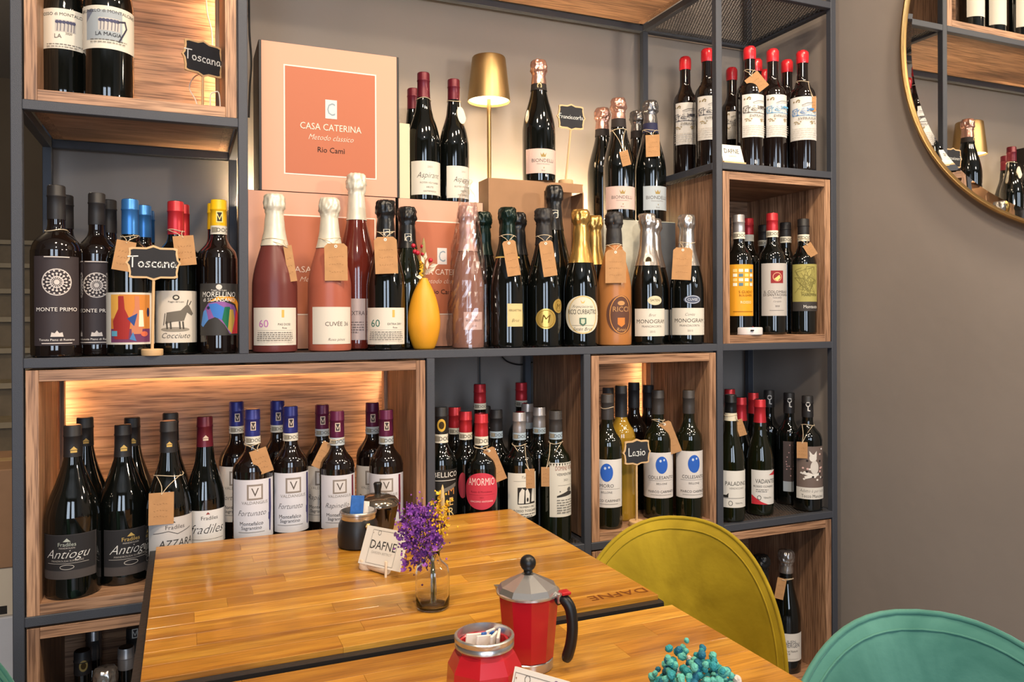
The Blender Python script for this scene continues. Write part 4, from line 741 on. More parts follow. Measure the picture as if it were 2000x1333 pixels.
box('side_panel', (kw-.003, 0, 0), (kw, kd-.003, kh-.022), CARD, t); box('top_panel', (.003, .003, kh-.004), (kw, kd-.003, kh), CARD, t); box('flap', (.154, 0, kh-.024), (kw-.003, .003, kh-.004), CARD, t)
box('bottom_panel', (.003, .003, 0), (kw-.003, kd-.003, .003), CARD, t)
t = thing('brown_carton', (.985, .264, ZB), 'plain brown carton behind the kraft carton, under the lamp', 'box'); box('carton_body', (0, 0, 0), (.30, .064, .3545), CARD, t, bev=.002)
t = thing('stone_print_carton', (1.305, .173, ZB), 'carton with pale grey stone print under four sparkling bottles', 'box')
box('carton_body', (0, 0, 0), (.224, .156, zG-ZB-.0005), mat('stone_print', (176, 174, 160), .6, vary=.25, vscale=22), t, bev=.001)
box('dark_side', (.16, -.001, 0), (.2238, 0, zG-ZB-.002), mat('carton_slate', (74, 78, 84), .5), t)
# ------------------------------------------------------------------ brass lamp
lx = onY(955, 200, .305).x
t = thing('table_lamp', (lx, .305, 1.462), 'slim brass table lamp with lit conical shade', 'lamp')
obj('base', *lathe([(.038, 0), (.040, .003), (.040, .012), (.037, .015), (.006, .017)], 40), GOLD, t, smooth=True)
obj('pole', *lathe([(.0055, .015), (.0055, .33)], 16), GOLD, t, smooth=True)
z1 = onY(955, 113, .305).z-1.462; z0_ = onY(955, 199, .305).z-1.462
obj('lamp_shade', *lathe([(.057, z0_), (.0445, z1-.003), (.043, z1), (.0005, z1+.0005), (.0005, z1-.002), (.0425, z1-.003), (.0555, z0_), (.057, z0_)], 56, cap=False), mat('lamp_brass', (172, 144, 98), .42, metal=.9), t, smooth=True)
obj('light_disc', *lathe([(.008, z0_+.006), (.053, z0_+.006), (.053, z0_+.009), (.008, z0_+.009)], 40), mat('lamp_diffuser', (255, 230, 190), .5, emit=(1, .78, .5), es=4), t)
# ------------------------------------------------------------------ chalkboard signs
PINE = mat('pale_pine', (206, 170, 124), .6, vary=.06, vscale=40); SLATE = mat('chalkboard', (38, 38, 42), .8, vary=.12, vscale=30)
def sign(uc, v0, v1, u0, u1, ubase, Y, zf, word, label, rz=0, hgt=.3, lean=0):
    C0 = onY(uc, (v0+v1)/2, Y); d = dist(C0); w = (u1-u0)*d/F_PX/max(.5, math.cos(rz-YAW*0)); h = (v1-v0)*d/F_PX
    t = thing('chalkboard_sign', (onY(ubase, 600, Y).x, Y, zf), label, 'sign', rz=rz); cx = (C0.x-t.location.x); cz = C0.z-zf
    obj('foot', *lathe([(.0185, 0), (.0195, .002), (.0195, .011), (.018, .0125)], 28), PINE, t, smooth=True)
    obj('stick', *tube([(0, 0, .012), (cx, 0, cz-h*.42)], .0028, 8), PINE, t, smooth=True)
    def frame(W_, H_, n=8):
        q = []; W2, H2 = W_/2, H_/2; nb = .1*H_
        base = [(-W2+nb*1.4, -H2), (-.012, -H2), (0, -H2-nb*.8), (.012, -H2), (W2-nb*1.4, -H2), (W2-nb*.5, -H2+nb*.3), (W2-nb*.6, -H2+nb*1.6), (W2-nb*.2, -.1*H_), (W2+nb*.5, 0), (W2-nb*.2, .1*H_), (W2-nb*.6, H2-nb*1.6), (W2-nb*.5, H2-nb*.3), (W2-nb*1.4, H2), (.012, H2), (0, H2+nb*.8), (-.012, H2), (-W2+nb*1.4, H2), (-W2+nb*.5, H2-nb*.3), (-W2+nb*.6, H2-nb*1.6), (-W2+nb*.2, .1*H_), (-W2-nb*.5, 0), (-W2+nb*.2, -.1*H_), (-W2+nb*.6, -H2+nb*1.6), (-W2+nb*.5, -H2+nb*.3)]
        return base
    def plate(W_, H_, y0, y1):
        p = frame(W_, H_); k = len(p); V = [(0+cx, y0, cz)]+[(a+cx, y0, b+cz) for a, b in p]+[(cx, y1, cz)]+[(a+cx, y1, b+cz) for a, b in p]
        Fc = [(0, 1+i, 1+(i+1) % k) for i in range(k)]+[(k+1, k+2+(i+1) % k, k+2+i) for i in range(k)]+[(1+i, k+2+i, k+2+(i+1) % k, 1+(i+1) % k) for i in range(k)]
        return V, Fc
    b = obj('board', *plate(w, h, -.003, .001), PINE, t)
    s = obj('slate', *plate(w-.0075, h-.0075, -.0034, -.003), SLATE, b)
    n = len(word); hh = .34 if n < 8 else .29
    ww = hand_geo(word, .09)[2]; hh = min(hh, .92*w/h/ww)
    flat_print('chalk_writing', [('h', word, 0, .5-hh*.42, hh, 'e4e4e0', .11)], h, w, Vector((cx, -.0036, cz-h/2)), EX, EZ, t)
    return t
sign(300, 484, 544, 254, 347, 297, .013, zM+.0001, 'Toscana', 'chalkboard sign in front of the donkey-label bottle', rz=0)
sign(396, 84, 146, 360, 432, 397, .15, zU, 'Toscana', 'small turned chalkboard sign in the lit oak box beside white wire', rz=math.radians(28))
sign(1115, 207, 252, 1086, 1144, 1106, .218, zK, 'Franciacorta', 'chalkboard sign on the kraft carton beside the rose-foiled bottle', rz=0)
sign(1243, 861, 906, 1214, 1273, 1242, .025, zI, 'Lazio', 'chalkboard sign in front of the blue egg labels', rz=0)
# oval hang tag of the second script-label bottle
P = ASP2.location; hx = onY(900, 226, P.y-.03)
lo = Vector((hx.x-P.x, -.030, hx.z-P.z)); V = []; n = 20
for s_ in (0, 1):
    for i in range(n):
        a = 2*math.pi*i/n; V.append(lo+Vector((.011*math.cos(a)+.007*math.sin(a)*-1*.3, -.0008*s_-.008*math.sin(a)*0, .022*math.sin(a)))+Vector((0, -.006 if math.sin(a) < 0 else 0, 0)))
obj('hang_tag', V, [list(range(n))[::-1], list(range(n, 2*n))]+[(i, (i+1) % n, n+(i+1) % n, n+i) for i in range(n)], mat('cream_card', (222, 212, 190), .7), ASP2)
# ------------------------------------------------------------------ yellow bud vase with dried flowers
vy = .045; vx = onY(828, 640, vy).x
t = thing('bud_vase', (vx, vy, ZB), 'matt yellow teardrop bud vase between the sparkling bottles', 'vase')
pv = [(.019, 0), (.024, .004), (.0315, .025), (.0362, .055), (.034, .085), (.027, .115), (.0175, .138), (.0105, .152), (.0085, .157), (.006, .157), (.005, .145)]
obj('vase_body', *lathe([tuple(q)[:2] for q in crom([(a, b, 0) for a, b in pv], 4)], 40), mat('yellow_glaze', (216, 150, 34), .45, bump=.12, bscale=500), t, smooth=True)
random.seed(11)
fl = thing('dried_flowers', (vx, vy, ZB+.147), 'sprig of dried red berries and cream leaves in the yellow vase', 'flowers')
def blob(c, r, n=7, m=5, sq=1, seed=0):
    V, Fc = [], []
    pr = [(max(r*math.sin(math.pi*j/m), r*.03), -r*sq*math.cos(math.pi*j/m)) for j in range(m+1)]
    v, f = lathe(pr, n, cap=False); return [Vector(p)+Vector(c) for p in v], f
def leaf(p, d, L, w):
    d = Vector(d).normalized(); s = d.cross(Vector((.3, -1, .2))).normalized()*w; p = Vector(p); q = p+d*L*.45+Vector((0, -.002, 0))
    return [p, q+s, p+d*L, q-s], [(0, 1, 2, 3)]
BER = mat('red_berry', (176, 28, 50), .35); TWG = mat('twig', (150, 120, 66), .8); CRL = mat('cream_leaf', (226, 212, 190), .7); YLF = mat('yellow_bloom', (226, 176, 40), .7)
for i in range(7):
    a = random.uniform(-1, 1); top = Vector((a*.022, random.uniform(-.012, .012), random.uniform(.035, .085)))
    obj('stem', *tube(crom([(0, 0, -.03), (top.x*.3, top.y*.3, top.z*.5), top], 3), .0007, 5), TWG, fl)
    if i < 6:
        b = obj('berry', *blob(top, .0052, 10, 7), BER, fl, smooth='all')
for i in range(7):
    p = (random.uniform(-.005, .012), random.uniform(-.012, .002), .012+.006*i); obj('leaf', *leaf(p, (random.uniform(-.5, 1), -.3, random.uniform(-.2, 1)), .022, .005), CRL, fl)
V, Fc = [], []
for i in range(26):
    v, f = blob((-.006+random.uniform(-.003, .003), random.uniform(-.004, .002), .004+.0018*i), .0026, 6, 4); n0 = len(V); V += v; Fc += [[k+n0 for k in q] for q in f]
obj('yellow_spike', V, Fc, YLF, fl)
obj('grass_head', *lathe([(.001, .02), (.0035, .045), (.005, .07), (.004, .088), (.001, .1)], 8), mat('grass_head', (150, 130, 84), .9), fl)
# ------------------------------------------------------------------ bottle wrapped in cellophane
m = bpy.data.materials.new('cellophane'); m.use_nodes = True; nt = m.node_tree; nt.nodes.clear()
out = nt.nodes.new('ShaderNodeOutputMaterial'); mx = nt.nodes.new('ShaderNodeMixShader'); tr = nt.nodes.new('ShaderNodeBsdfTransparent'); gl = nt.nodes.new('ShaderNodeBsdfGlossy')
tr.inputs[0].default_value = (.93, .93, .93, 1); gl.inputs['Roughness'].default_value = .12
lw = nt.nodes.new('ShaderNodeLayerWeight'); lw.inputs['Blend'].default_value = .25; mrn = nt.nodes.new('ShaderNodeMapRange'); mrn.inputs[3].default_value = .10; mrn.inputs[4].default_value = .6
nt.links.new(lw.outputs['Facing'], mrn.inputs[0]); nt.links.new(mrn.outputs[0], mx.inputs[0]); nt.links.new(tr.outputs[0], mx.inputs[1]); nt.links.new(gl.outputs[0], mx.inputs[2]); nt.links.new(mx.outputs[0], out.inputs[0])
CH = onY(912, 352, .055).z-ZB
pr = [(.0465, .001), (.048, .03), (.047, .08), (.0445, .14), (.037, .21), (.0285, .27), (.0225, .315), (.019, .345), (.008, .362), (.006, .372), (.012, CH-.004), (.010, CH)]
pr = [tuple(q)[:2] for q in crom([(a, b, 0) for a, b in pr], 5)]
obj('cellophane_wrap', *lathe(pr, 40, cap=False, jit=lambda a, z, r: .0045*min(1, r/.03)*noise.noise((math.cos(a)*2.4, math.sin(a)*2.4, z*26))+.0022*noise.noise((math.cos(a)*7, math.sin(a)*7, z*60+5))), m, CB)
# ------------------------------------------------------------------ small things on the shelves
pc = onY(1463, 645, .012+.0)
t = thing('puck_light', (onY(1463, 645, .03).x, .03, zE), 'round white puck lamp in front of the orange label', 'lamp')
pr_ = [(.032, 0), (.0345, .002), (.0345, .018), (.033, .0205), (.001, .0205)]
obj('puck_body', *lathe(pr_, 40), mat('white_plastic', (212, 208, 208), .4), t, smooth=True)
obj('switch', *boxgeo(-.02, -.0352, .011, -.013, -.030, .0145), BLACKP, t); obj('loop', *tube(crom([(-.006, 0, .02), (0, 0, .026), (.008, 0, .025), (.014, 0, .02)], 4), .0012, 6), mat('red_cord', (170, 40, 40), .6), t)
CARDW = mat('white_card', (222, 216, 206), .6)
def name_card(name, label, origin, ex, ez, w, h, items, foot=None, thick=.004):
    t = thing(name, origin, label, 'card'); ex = ex.normalized(); ez = (ez-ex*ez.dot(ex)).normalized(); n = ex.cross(ez)
    V = [ex*a+ez*b+n*c for c in (0, -thick) for a, b in ((-w/2, 0), (w/2, 0), (w/2, h), (-w/2, h))]
    obj('card', V, [(0, 1, 2, 3), (7, 6, 5, 4), (0, 4, 5, 1), (1, 5, 6, 2), (2, 6, 7, 3), (3, 7, 4, 0)], CARDW, t)
    flat_print('print', items, h, w, Vector((0, 0, 0)), ex, ez, t); return t
def dafne(): return [T('DAFNE', 0, .44, .22, '3c3a38', 0, .62, 1.05), Rc(-.36, .5, -.27, .512, '3c3a38'), T('GARDEN BISTROT', 0, .32, .06, 'a8a29a', 0, .5), Ln([(-.46, .06), (.46, .06), (.46, .92), (-.46, .92), (-.46, .06)], .008, '6a6660'), El(.3, .9, .05, .06, '6a4a78', 10), El(.38, .88, .03, .05, '6a4a78', 10), Ring(-.22, .86, .05, .06, .01, '6a6660', 12), El(-.43, .84, .012, .015, '8a6a5a', 8)]
oc = onY(1432, 314, .02)
nc = name_card('name_card', 'small white name card propped at the black post among waxed bottles', Vector((onY(1433, 314, .015).x, .014, zD+.006)), Vector((1, -.02, -.0)), Vector((0, .35, 1)), .066, .050, [T('DAFNE', 0, .5, .26, '4a4640', 0, .7), T('GARDEN', 0, .3, .08, 'a8a29a'), Rc(-.6, .08, .6, .09, '8a857c')])
box('foot', (-.034, -.004, -.006), (.036, .014, 0), PINE, nc)
# wires
def wire(name, pts, r, m, label): 
    o = obj(name, *tube(crom(pts, 6), r, 6), m, smooth=True); return tag(o, label, 'cable')
WW = mat('white_wire', (230, 222, 210), .5)
yb = .30
wire('white_wire', [onY(402, -40, .29), onY(404, 20, .29), onY(413, 60, .285), onY(414, 100, .28), onY(408, 135, .25), onY(380, 150, .2), onY(370, 172, .17), onY(382, 196, .14), Vector((onY(392, 206, .13).x, .13, zU+.003))], .0013, WW, 'white wire hanging down the lit oak panel to the small chalkboard')
wire('white_wire', [Vector((onY(411, 200, .13).x, .13, zU+.003)), onY(411, 188, .13), onY(418, 181, .13), onY(428, 184, .13), Vector((onY(431, 200, .13).x, .13, zU+.003))], .0013, WW, 'short white wire loop on the floor of the lit oak box')
BW = mat('black_cable', (18, 18, 18), .5)
wire('black_cable', [onY(486, -30, .37), onY(487, 60, .37), onY(491, 120, .37), onY(488, 170, .37), onY(486, 230, .37)], .0025, BW, 'black cable running down the back wall beside the upper oak box')
wire('black_cable', [onY(757, 727, .29), onY(751, 740, .29), onY(749, 780, .29), onY(749, 840, .29), onY(749, 900, .29)], .0018, BW, 'thin black cable inside the long oak box')
wire('black_cable', [onY(937, 690, .365), onY(937, 730, .365), onY(938, 800, .365)], .002, BW, 'black cable hanging straight behind the tall red-capped bottle')
wire('black_cable', [onY(975, 690, .36), onY(990, 706, .36), onY(1015, 713, .36), onY(1040, 708, .36)], .002, BW, 'black cable sagging under the middle shelf')
# ------------------------------------------------------------------ tables
HON = [wood('table_oak_%d' % i, 0, a, b, c, rough=.34, coat=.35, scale=1.6, contrast=1.1, bump=.03, pore=.4) for i, (a, b, c) in enumerate((('96601c', 'b67e28', 'cc9638'), ('a26c22', 'c08a30', 'd6a244'), ('8a561a', 'a87022', 'c0882e')))]
RIM = mat('blackened_iron', (48, 46, 46), .42, metal=.4, bump=.3, bscale=120)
ZTB = .75
def table(x0, x1, y0, y1, label, seed):
    rnd = random.Random(seed); t = thing('cafe_table', (x0, y0, 0), label, 'table', 'cafe tables'); w, d = x1-x0, y1-y0
    rows = 14; dy = d/rows
    for j in range(rows):
        x = 0; first = True
        while x < w-1e-6:
            L = rnd.uniform(.18, .42); L = rnd.uniform(.06, .3) if first else L; first = False
            if w-(x+L) < .07: L = w-x
            box('stave', (x+.00012, j*dy+.00012, ZTB-.026), (x+L-.00012, (j+1)*dy-.00012, ZTB), HON[rnd.choice((0, 0, 1, 1, 2))], t, bev=.00014); x += L
    e = .011
    for a, b in (((-e, -e), (0, d)), ((w, -e), (w+e*.2, d)), ((0, -e*1.4), (w, -.001)),): box('edge_bar', (a[0], a[1], ZTB-.034), (b[0], b[1], ZTB-.0065), RIM, t)
    box('under_frame', (.03, .03, ZTB-.046), (w-.03, d-.03, ZTB-.0265), RIM, t)
    pe = obj('pedestal', *lathe([(.03, .012), (.03, ZTB-.046)], 20), RIM, t, smooth=True); pe.location = (w/2, d/2, 0); box('foot', (w/2-.2, d/2-.2, 0), (w/2+.2, d/2+.2, .012), RIM, t)
    return t
T1 = table(.2342, .9535, -.609, -.022, 'wooden cafe table pushed against the shelf, with purple flowers and name card', 5)
T2 = table(.2342, .9490, -1.252, -.652, 'wooden cafe table with red coffee pots and turquoise flowers', 9)
flat_print('burnt_mark', [T('DAFNE', 0, 0, 1, '6a3a14', 0, 9, 1.25)], .018, .2, Vector((.664, .016+.020, ZTB+.0002)), Vector((-1, 0, 0)), Vector((0, -1, 0)), T1, off=.0002)
# ------------------------------------------------------------------ things on the tables
def px(u, v, z=ZTB): return onZ(u, v, z)
# small black pot with sachets
p = px(700, 1066); t = thing('sugar_pot', p, 'small black pot with steel rim and sachets behind the name card', 'pot'); k = dist(p)/F_PX; R0 = .037
MB = mat('matt_black_metal', (30, 28, 28), .38, spec=.5)
obj('pot_body', *lathe([(.033, 0), (.0375, .003), (.0385, .02), (.0365, .042), (.0315, .052), (.0305, .056), (.029, .056), (.029, .01)], 40, cap=True), MB, t, smooth=True)
obj('rim', *lathe([(.0315, .052), (.0325, .054), (.0325, .060), (.0345, .062), (.0345, .065), (.0325, .067), (.0305, .067), (.0295, .056)], 40, cap=False), CHROME, t, smooth=True)
a = math.radians(-75); nut = obj('valve_nut', *lathe([(.006, 0), (.006, .003), (.0035, .0045), (.0035, .006)], 6), GOLD, t); nut.location = (.0375*math.cos(a), .0375*math.sin(a), .044); nut.rotation_euler = (math.pi/2, 0, a+math.pi/2)
def sachet(name, loc, w, h, m, label, rz, tilt, group=None):
    g = boxgeo(-w/2, -.0015, 0, w/2, .0015, h, .0008); o = obj(name, *g, m); o.location = loc; o.rotation_euler = (tilt, .25*math.sin(rz*3), rz); return tag(o, label, 'sachet', group)
BLS = mat('blue_sachet', (46, 96, 168), .4, vary=.2, vscale=120); WHS = mat('white_sachet', (222, 212, 204), .55, vary=.06, vscale=50)
sachet('sugar_sachet', p+Vector((-.006, -.004, .04)), .027, .054, BLS, 'blue sachet standing in the small black pot', .25, -.15)
sachet('sugar_sachet', p+Vector((.010, .006, .032)), .026, .048, WHS, 'white sachet standing in the small black pot', .5, -.2)
# lidded steel pot
p = px(738, 1036); t = thing('lidded_sugar_pot', p, 'dark faceted steel pot with domed lid and black knob', 'pot')
DS = mat('dark_chrome', (70, 62, 56), .14, metal=.9)
obj('pot_body', *lathe([(.029, 0), (.032, .003), (.041, .045), (.0425, .052)], 12), DS, t)
obj('lid', *lathe([(.0435, .052), (.0435, .056), (.036, .066), (.022, .072), (.006, .074)], 40), mat('lid_steel', (150, 138, 124), .12, metal=.9), t, smooth=True)
obj('knob', *lathe([(.006, .073), (.0065, .08), (.0085, .092), (.0085, .094), (.007, .096), (.001, .0965)], 20), BLACKP, t, smooth=True)
sp = obj('spout', [(-.008, 0, .05), (.008, 0, .05), (0, -.014, .05), (0, -.0, .022)], [(0, 2, 1), (0, 3, 2), (1, 2, 3), (0, 1, 3)], DS, t); sp.location = (.012, -.039, 0)
# name card on its wooden clip
bl, br = px(699, 1100, ZTB+.012), px(779, 1118, ZTB+.012); ex = br-bl; mid = (bl+br)/2; Wc = ex.length
nrm = Vector((ex.y, -ex.x, 0)).normalized()
hc = .060
nc = name_card('name_card', 'white name card leaning on a wooden clip on the table', mid, ex, Vector((0, 0, 1))-nrm*.42, Wc, hc*1.06, dafne())
f = obj('clip_foot', *join(lathe([(.011, 0), (.0125, .002), (.0125, .016), (.011, .018)], 24)), mat('pale_wood', (226, 206, 180), .6), nc, smooth=True); f.location = (bl-mid)*.85-nrm*.013+Vector((0, 0, -.012))
obj('clip_bar', *tube([(bl-mid)*.85-nrm*.013+Vector((0, 0, -.004)), (br-mid)*.35-nrm*.006+Vector((0, 0, -.004))], .0075, 12), mat('pale_wood', 0), nc, smooth=True)
obj('prong', *tube([(br-mid)*.45+nrm*.004+Vector((0, 0, -.012)), (br-mid)*.45+nrm*.003+Vector((0, 0, .014))], .0022, 8), mat('pale_wood', 0), nc, smooth=True)
# clear bottle vase with dried flowers
p = px(845, 1187); t = thing('glass_vase', p, 'small clear glass bottle vase holding purple and yellow dried flowers', 'vase')
CLG = mat('clear_glass', (250, 250, 250), .01, trans=1, ior=1.45)
pr = [(.001, .004), (.019, .004), (.0225, .007), (.0235, .02), (.0235, .05), (.0215, .060), (.0125, .068), (.0095, .074), (.0095, .084), (.0125, .086), (.0128, .088), (.0115, .089), (.0108, .084), (.0108, .075), (.0135, .0695), (.0228, .0615), (.0250, .052), (.0252, .012), (.0245, .003), (.0215, 0), (.001, 0)]
obj('vase_body', *lathe(pr[::-1], 48, cap=False), CLG, t, smooth='all')
random.seed(21)
PUR = [mat('purple_bloom_%d' % i, c, .7) for i, c in enumerate(((118, 52, 148), (150, 82, 172), (88, 34, 112)))]
t = thing('dried_bouquet', p+Vector((0, 0, .0075)), 'dried bouquet of purple and yellow blooms in the clear glass vase', 'flowers')
sideR = Vector((RT.x, RT.y, 0)).normalized(); toC = -Vector((FW.x, FW.y, 0)).normalized()
kk = dist(p)/F_PX
def P3(u, v, dpt=0): return sideR*((u-845)*kk)+toC*dpt+Vector((0, 0, (1187-v)*kk-.0075))
for i in range(14):
    tip = P3(random.uniform(790, 868), random.uniform(1000, 1075), random.uniform(-.015, .015)); bs = P3(random.uniform(838, 852), 1178, random.uniform(-.008, .008)); md = P3(845+random.uniform(-4, 4), 1100, 0)
    obj('stem', *tube(crom([bs, md, tip], 5), .0006, 5), [TWG, mat('green_stem', (90, 96, 50), .8)][i % 2], t)
def bloom_geo(s):
    g = []
    for k in range(5):
        a = 2*math.pi*k/5; c, s_ = math.cos(a), math.sin(a)
        g.append(([Vector((0, 0, 0)), Vector((c*.55-s_*.35, s_*.55+c*.35, .35))*s, Vector((c, s_, .7))*s, Vector((c*.55+s_*.35, s_*.55-c*.35, .35))*s], [(0, 1, 2, 3)]))
    return join(*g)
BG = [bpy.data.meshes.new('bloom') for _ in range(4)]
for i, me in enumerate(BG):
    v, f = bloom_geo(.0056); me.from_pydata([tuple(q) for q in v], [], f); me.materials.append((PUR+[YLF])[i])
def bloom(me, loc, s):
    o = bpy.data.objects.new('bloom', me); COL.objects.link(o); o.parent = t; o.location = loc; o.scale = (s, s, s); o.rotation_euler = (random.uniform(.2, 2.2), random.uniform(-1, 1), random.uniform(0, 6)); return o
for i in range(230):
    a = random.uniform(0, 6.283); r = math.sqrt(random.random()); u = 818+44*r*math.cos(a)+(8 if i % 3 else 0); v = 1035+52*r*math.sin(a)
    if i > 205: u, v = random.uniform(785, 840), random.uniform(1085, 1112)
    bloom(BG[i % 3], P3(u, v, random.uniform(-.02, .026)*math.sqrt(max(0, 1-r*r))+.002), random.uniform(.7, 1.15))
for i in range(70):
    u, v = 862+random.gauss(0, 8), 1008+random.gauss(0, 20); bloom(BG[3], P3(u, v, random.uniform(-.012, .010)), random.uniform(.6, 1.1))
random.seed(41)
def buds(name, n, fu, fv, m, r):
    V, Fc = [], []
    for i in range(n):
        v, f = blob(P3(fu(), fv(), random.uniform(-.018, .02)), r*random.uniform(.7, 1.2), 5, 3); n0 = len(V); V += v; Fc += [[k+n0 for k in q] for q in f]
    o = obj(name, V, Fc, m, t); o['kind'] = 'stuff'; return o
buds('tiny_buds', 420, lambda: random.gauss(822, 20), lambda: random.gauss(1034, 24), PUR[1], .0016)
buds('tiny_buds', 260, lambda: random.gauss(818, 18), lambda: random.gauss(1042, 26), PUR[2], .0017)
buds('tiny_buds', 220, lambda: random.gauss(861, 8), lambda: random.gauss(1010, 20), YLF, .0016)
obj('grass_head', *[g for g in [lathe([(.0008, 0), (.003, .01), (.0034, .03), (.002, .045), (.0005, .05)], 8)]][0], mat('pale_grass', (206, 176, 120), .8), t).location = P3(866, 1012, .006)
# red moka pot
p = px(1032, 1300); t = thing('moka_pot', p, 'red coffee pot with steel lid, black ball knob and black handle', 'pot'); RED = mat('red_enamel', (176, 26, 36), .24, coat=.6, spec=.5)
kk = dist(p)/F_PX; hs = .001*kk/.00062*1000*.001
s = kk/.00062
obj('base_band', *lathe([(.029*s, 0), (.030*s, .001), (.030*s, .011*s), (.029*s, .012*s)], 40), CHROME, t, smooth=True)
obj('pot_body', *lathe([(.0285*s, .012*s), (.0305*s, .013*s), (.0335*s, .045*s), (.0372*s, .088*s), (.0372*s, .0885*s)], 10), RED, t)
obj('rim', *lathe([(.0365*s, .0885*s), (.0385*s, .089*s), (.0385*s, .0912*s), (.037*s, .092*s)], 40), CHROME, t, smooth=True)
obj('lid', *lathe([(.0378*s, .092*s), (.034*s, .098*s), (.008*s, .111*s), (.006*s, .111*s)], 10), CHROME, t)
obj('knob', *join(lathe([(.004*s, .111*s), (.0055*s, .113*s), (.005*s, .116*s)], 16), blob((0, 0, .124*s), .0098*s, 20, 14)), BLACKP, t, smooth='all')
hd = sideR*.92+toC*.4; hd.normalize()
hp = [hd*.037+Vector((0, 0, .083)), hd*.046+Vector((0, 0, .086)), hd*.054+Vector((0, 0, .076)), hd*.0565+Vector((0, 0, .055)), hd*.054+Vector((0, 0, .033)), hd*.048+Vector((0, 0, .014))]
obj('handle', *tube([q*s for q in crom(hp, 5)], .0068*s, 12, taper=[.8]*4+[1]*(len(crom(hp, 5))-6)+[.9, .7]), BLACKP, t, smooth=True)
obj('hinge', *[boxgeo(-.005*s, -.005*s, -.006*s, .005*s, .005*s, .006*s, .001)][0], CHROME, t).location = hd*.041*s+Vector((0, 0, .088*s))
obj('hinge_cover', *[boxgeo(-.006*s, -.006*s, 0, .006*s, .006*s, .004*s, .001)][0], RED, t).location = hd*.047*s+Vector((0, 0, .0925*s))
sp = -hd; obj('spout', *join(([sp*.034*s+Vector((0, 0, .07*s)), sp*.046*s+Vector((0, 0, .0915*s)), sp*.035*s+sideR.cross(Vector((0, 0, 1)))*.01*s+Vector((0, 0, .09*s)), sp*.035*s-sideR.cross(Vector((0, 0, 1)))*.01*s+Vector((0, 0, .09*s))], [(0, 1, 2), (0, 3, 1), (1, 3, 2)])), CHROME, t)
# red pot base used as a sachet holder
zt = .082; p = onZ(946, 1240, ZTB+zt); p = Vector((p.x, p.y, ZTB)); t = thing('sachet_pot', p, 'red faceted pot base with steel rim full of sugar sachets', 'pot')
obj('pot_body', *lathe([(.038, 0), (.0435, .004), (.0405, .05), (.0335, .064), (.0305, .068), (.0305, .074), (.027, .074), (.026, .03)], 8, a0=.3), RED, t)
obj('rim', *lathe([(.0305, .07), (.0325, .0715), (.0325, .075), (.0315, .0765), (.0328, .078), (.0328, .082), (.0315, .0832), (.0298, .0832), (.0290, .074)], 44, cap=False), CHROME, t, smooth=True)
for i, (dx, dy, rz, m, lb) in enumerate(((-.014, .004, .35, WHS, 0), (-.007, -.004, .5, WHS, 0), (0, .004, .6, BLS, 1), (.008, -.002, .9, WHS, 0), (.015, .004, 1.1, WHS, 0), (.004, .014, .75, WHS, 0))):
    sachet('sugar_sachet', p+Vector((dx, dy, .034)), .024, .047, m, 'blue sachet in the red sachet pot' if lb else 'white paper sachet standing in the red sachet pot', rz, .12*(i-2.5)/2.5, None if lb else 'white sachets in the red pot')
# second name card at the table's near side
o2 = onZ(1012, 1400, ZTB+.012); tl, tr = onZ(1005, 1304, ZTB+.062), onZ(1110, 1334, ZTB+.062); ex = tr-tl; nrm = Vector((ex.y, -ex.x, 0)).normalized(); mid = (tl+tr)/2
name_card('name_card', 'white name card in front of the red sachet pot', Vector((mid.x, mid.y, ZTB+.004))+nrm*.024, ex, Vector((0, 0, 1))-nrm*.42, ex.length, .0636, dafne())
# turquoise bouquet in a glass vase
pt = onZ(1350, 1300, ZTB+.105); p = Vector((pt.x, pt.y, ZTB)); vz = thing('glass_vase', p, 'small clear glass bottle vase holding the turquoise flowers', 'vase')
obj('vase_body', *lathe(pr[::-1], 48, cap=False), CLG, vz, smooth='all')
t = thing('dried_bouquet', p+Vector((0, 0, .0075)), 'bunch of small turquoise dried blooms on the near table', 'flowers'); kk = dist(Vector((p.x, p.y, ZTB+.1)))/F_PX
TQ = [mat('turquoise_bloom_%d' % i, c, .75, bump=.6, bscale=700) for i, c in enumerate(((44, 140, 146), (96, 178, 162), (30, 104, 128), (206, 190, 178)))]
random.seed(31); BM = []
for i in range(4):
    me = bpy.data.meshes.new('floret'); v, f = lathe([(max(.0034*math.sin(math.pi*j/6), .0002), -.0036*math.cos(math.pi*j/6)) for j in range(7)], 8, cap=False, jit=lambda a, z, r: .0009*noise.noise((math.cos(a)*3, math.sin(a)*3, z*900+i))); me.from_pydata([tuple(q) for q in v], [], f); me.materials.append(TQ[i]); BM.append(me)
def Q3(u, v, dpt): return sideR*((u-1350)*kk)+toC*dpt+Vector((0, 0, .0975-(v-1300)*kk))
for i in range(12): obj('stem', *tube(crom([Vector((random.uniform(-.008, .008), random.uniform(-.008, .008), .001)), Vector((0, 0, .07)), Q3(random.uniform(1300, 1410), random.uniform(1290, 1330), random.uniform(-.02, .02))], 4), .0006, 5), TWG, t)
for i in range(250):
    u = random.uniform(1272, 1440); x = (u-1350)/85; top = 1268+42*x*x+(12 if u > 1400 else 0)+(26 if u < 1300 else 0); v = top+random.random()**.8*70
    o = bpy.data.objects.new('floret', BM[random.choice((0, 0, 1, 1, 2, 2, 3) if v > 1310 else (0, 0, 1, 1, 2))]); COL.objects.link(o); o.parent = t; o.location = Q3(u, v, random.uniform(-.03, .03)*math.sqrt(max(0, 1-x*x*.9))); s_ = random.uniform(.7, 1.25); o.scale = (s_, s_, s_*1.1); o.rotation_euler = (random.random(), random.random(), random.random()*6)
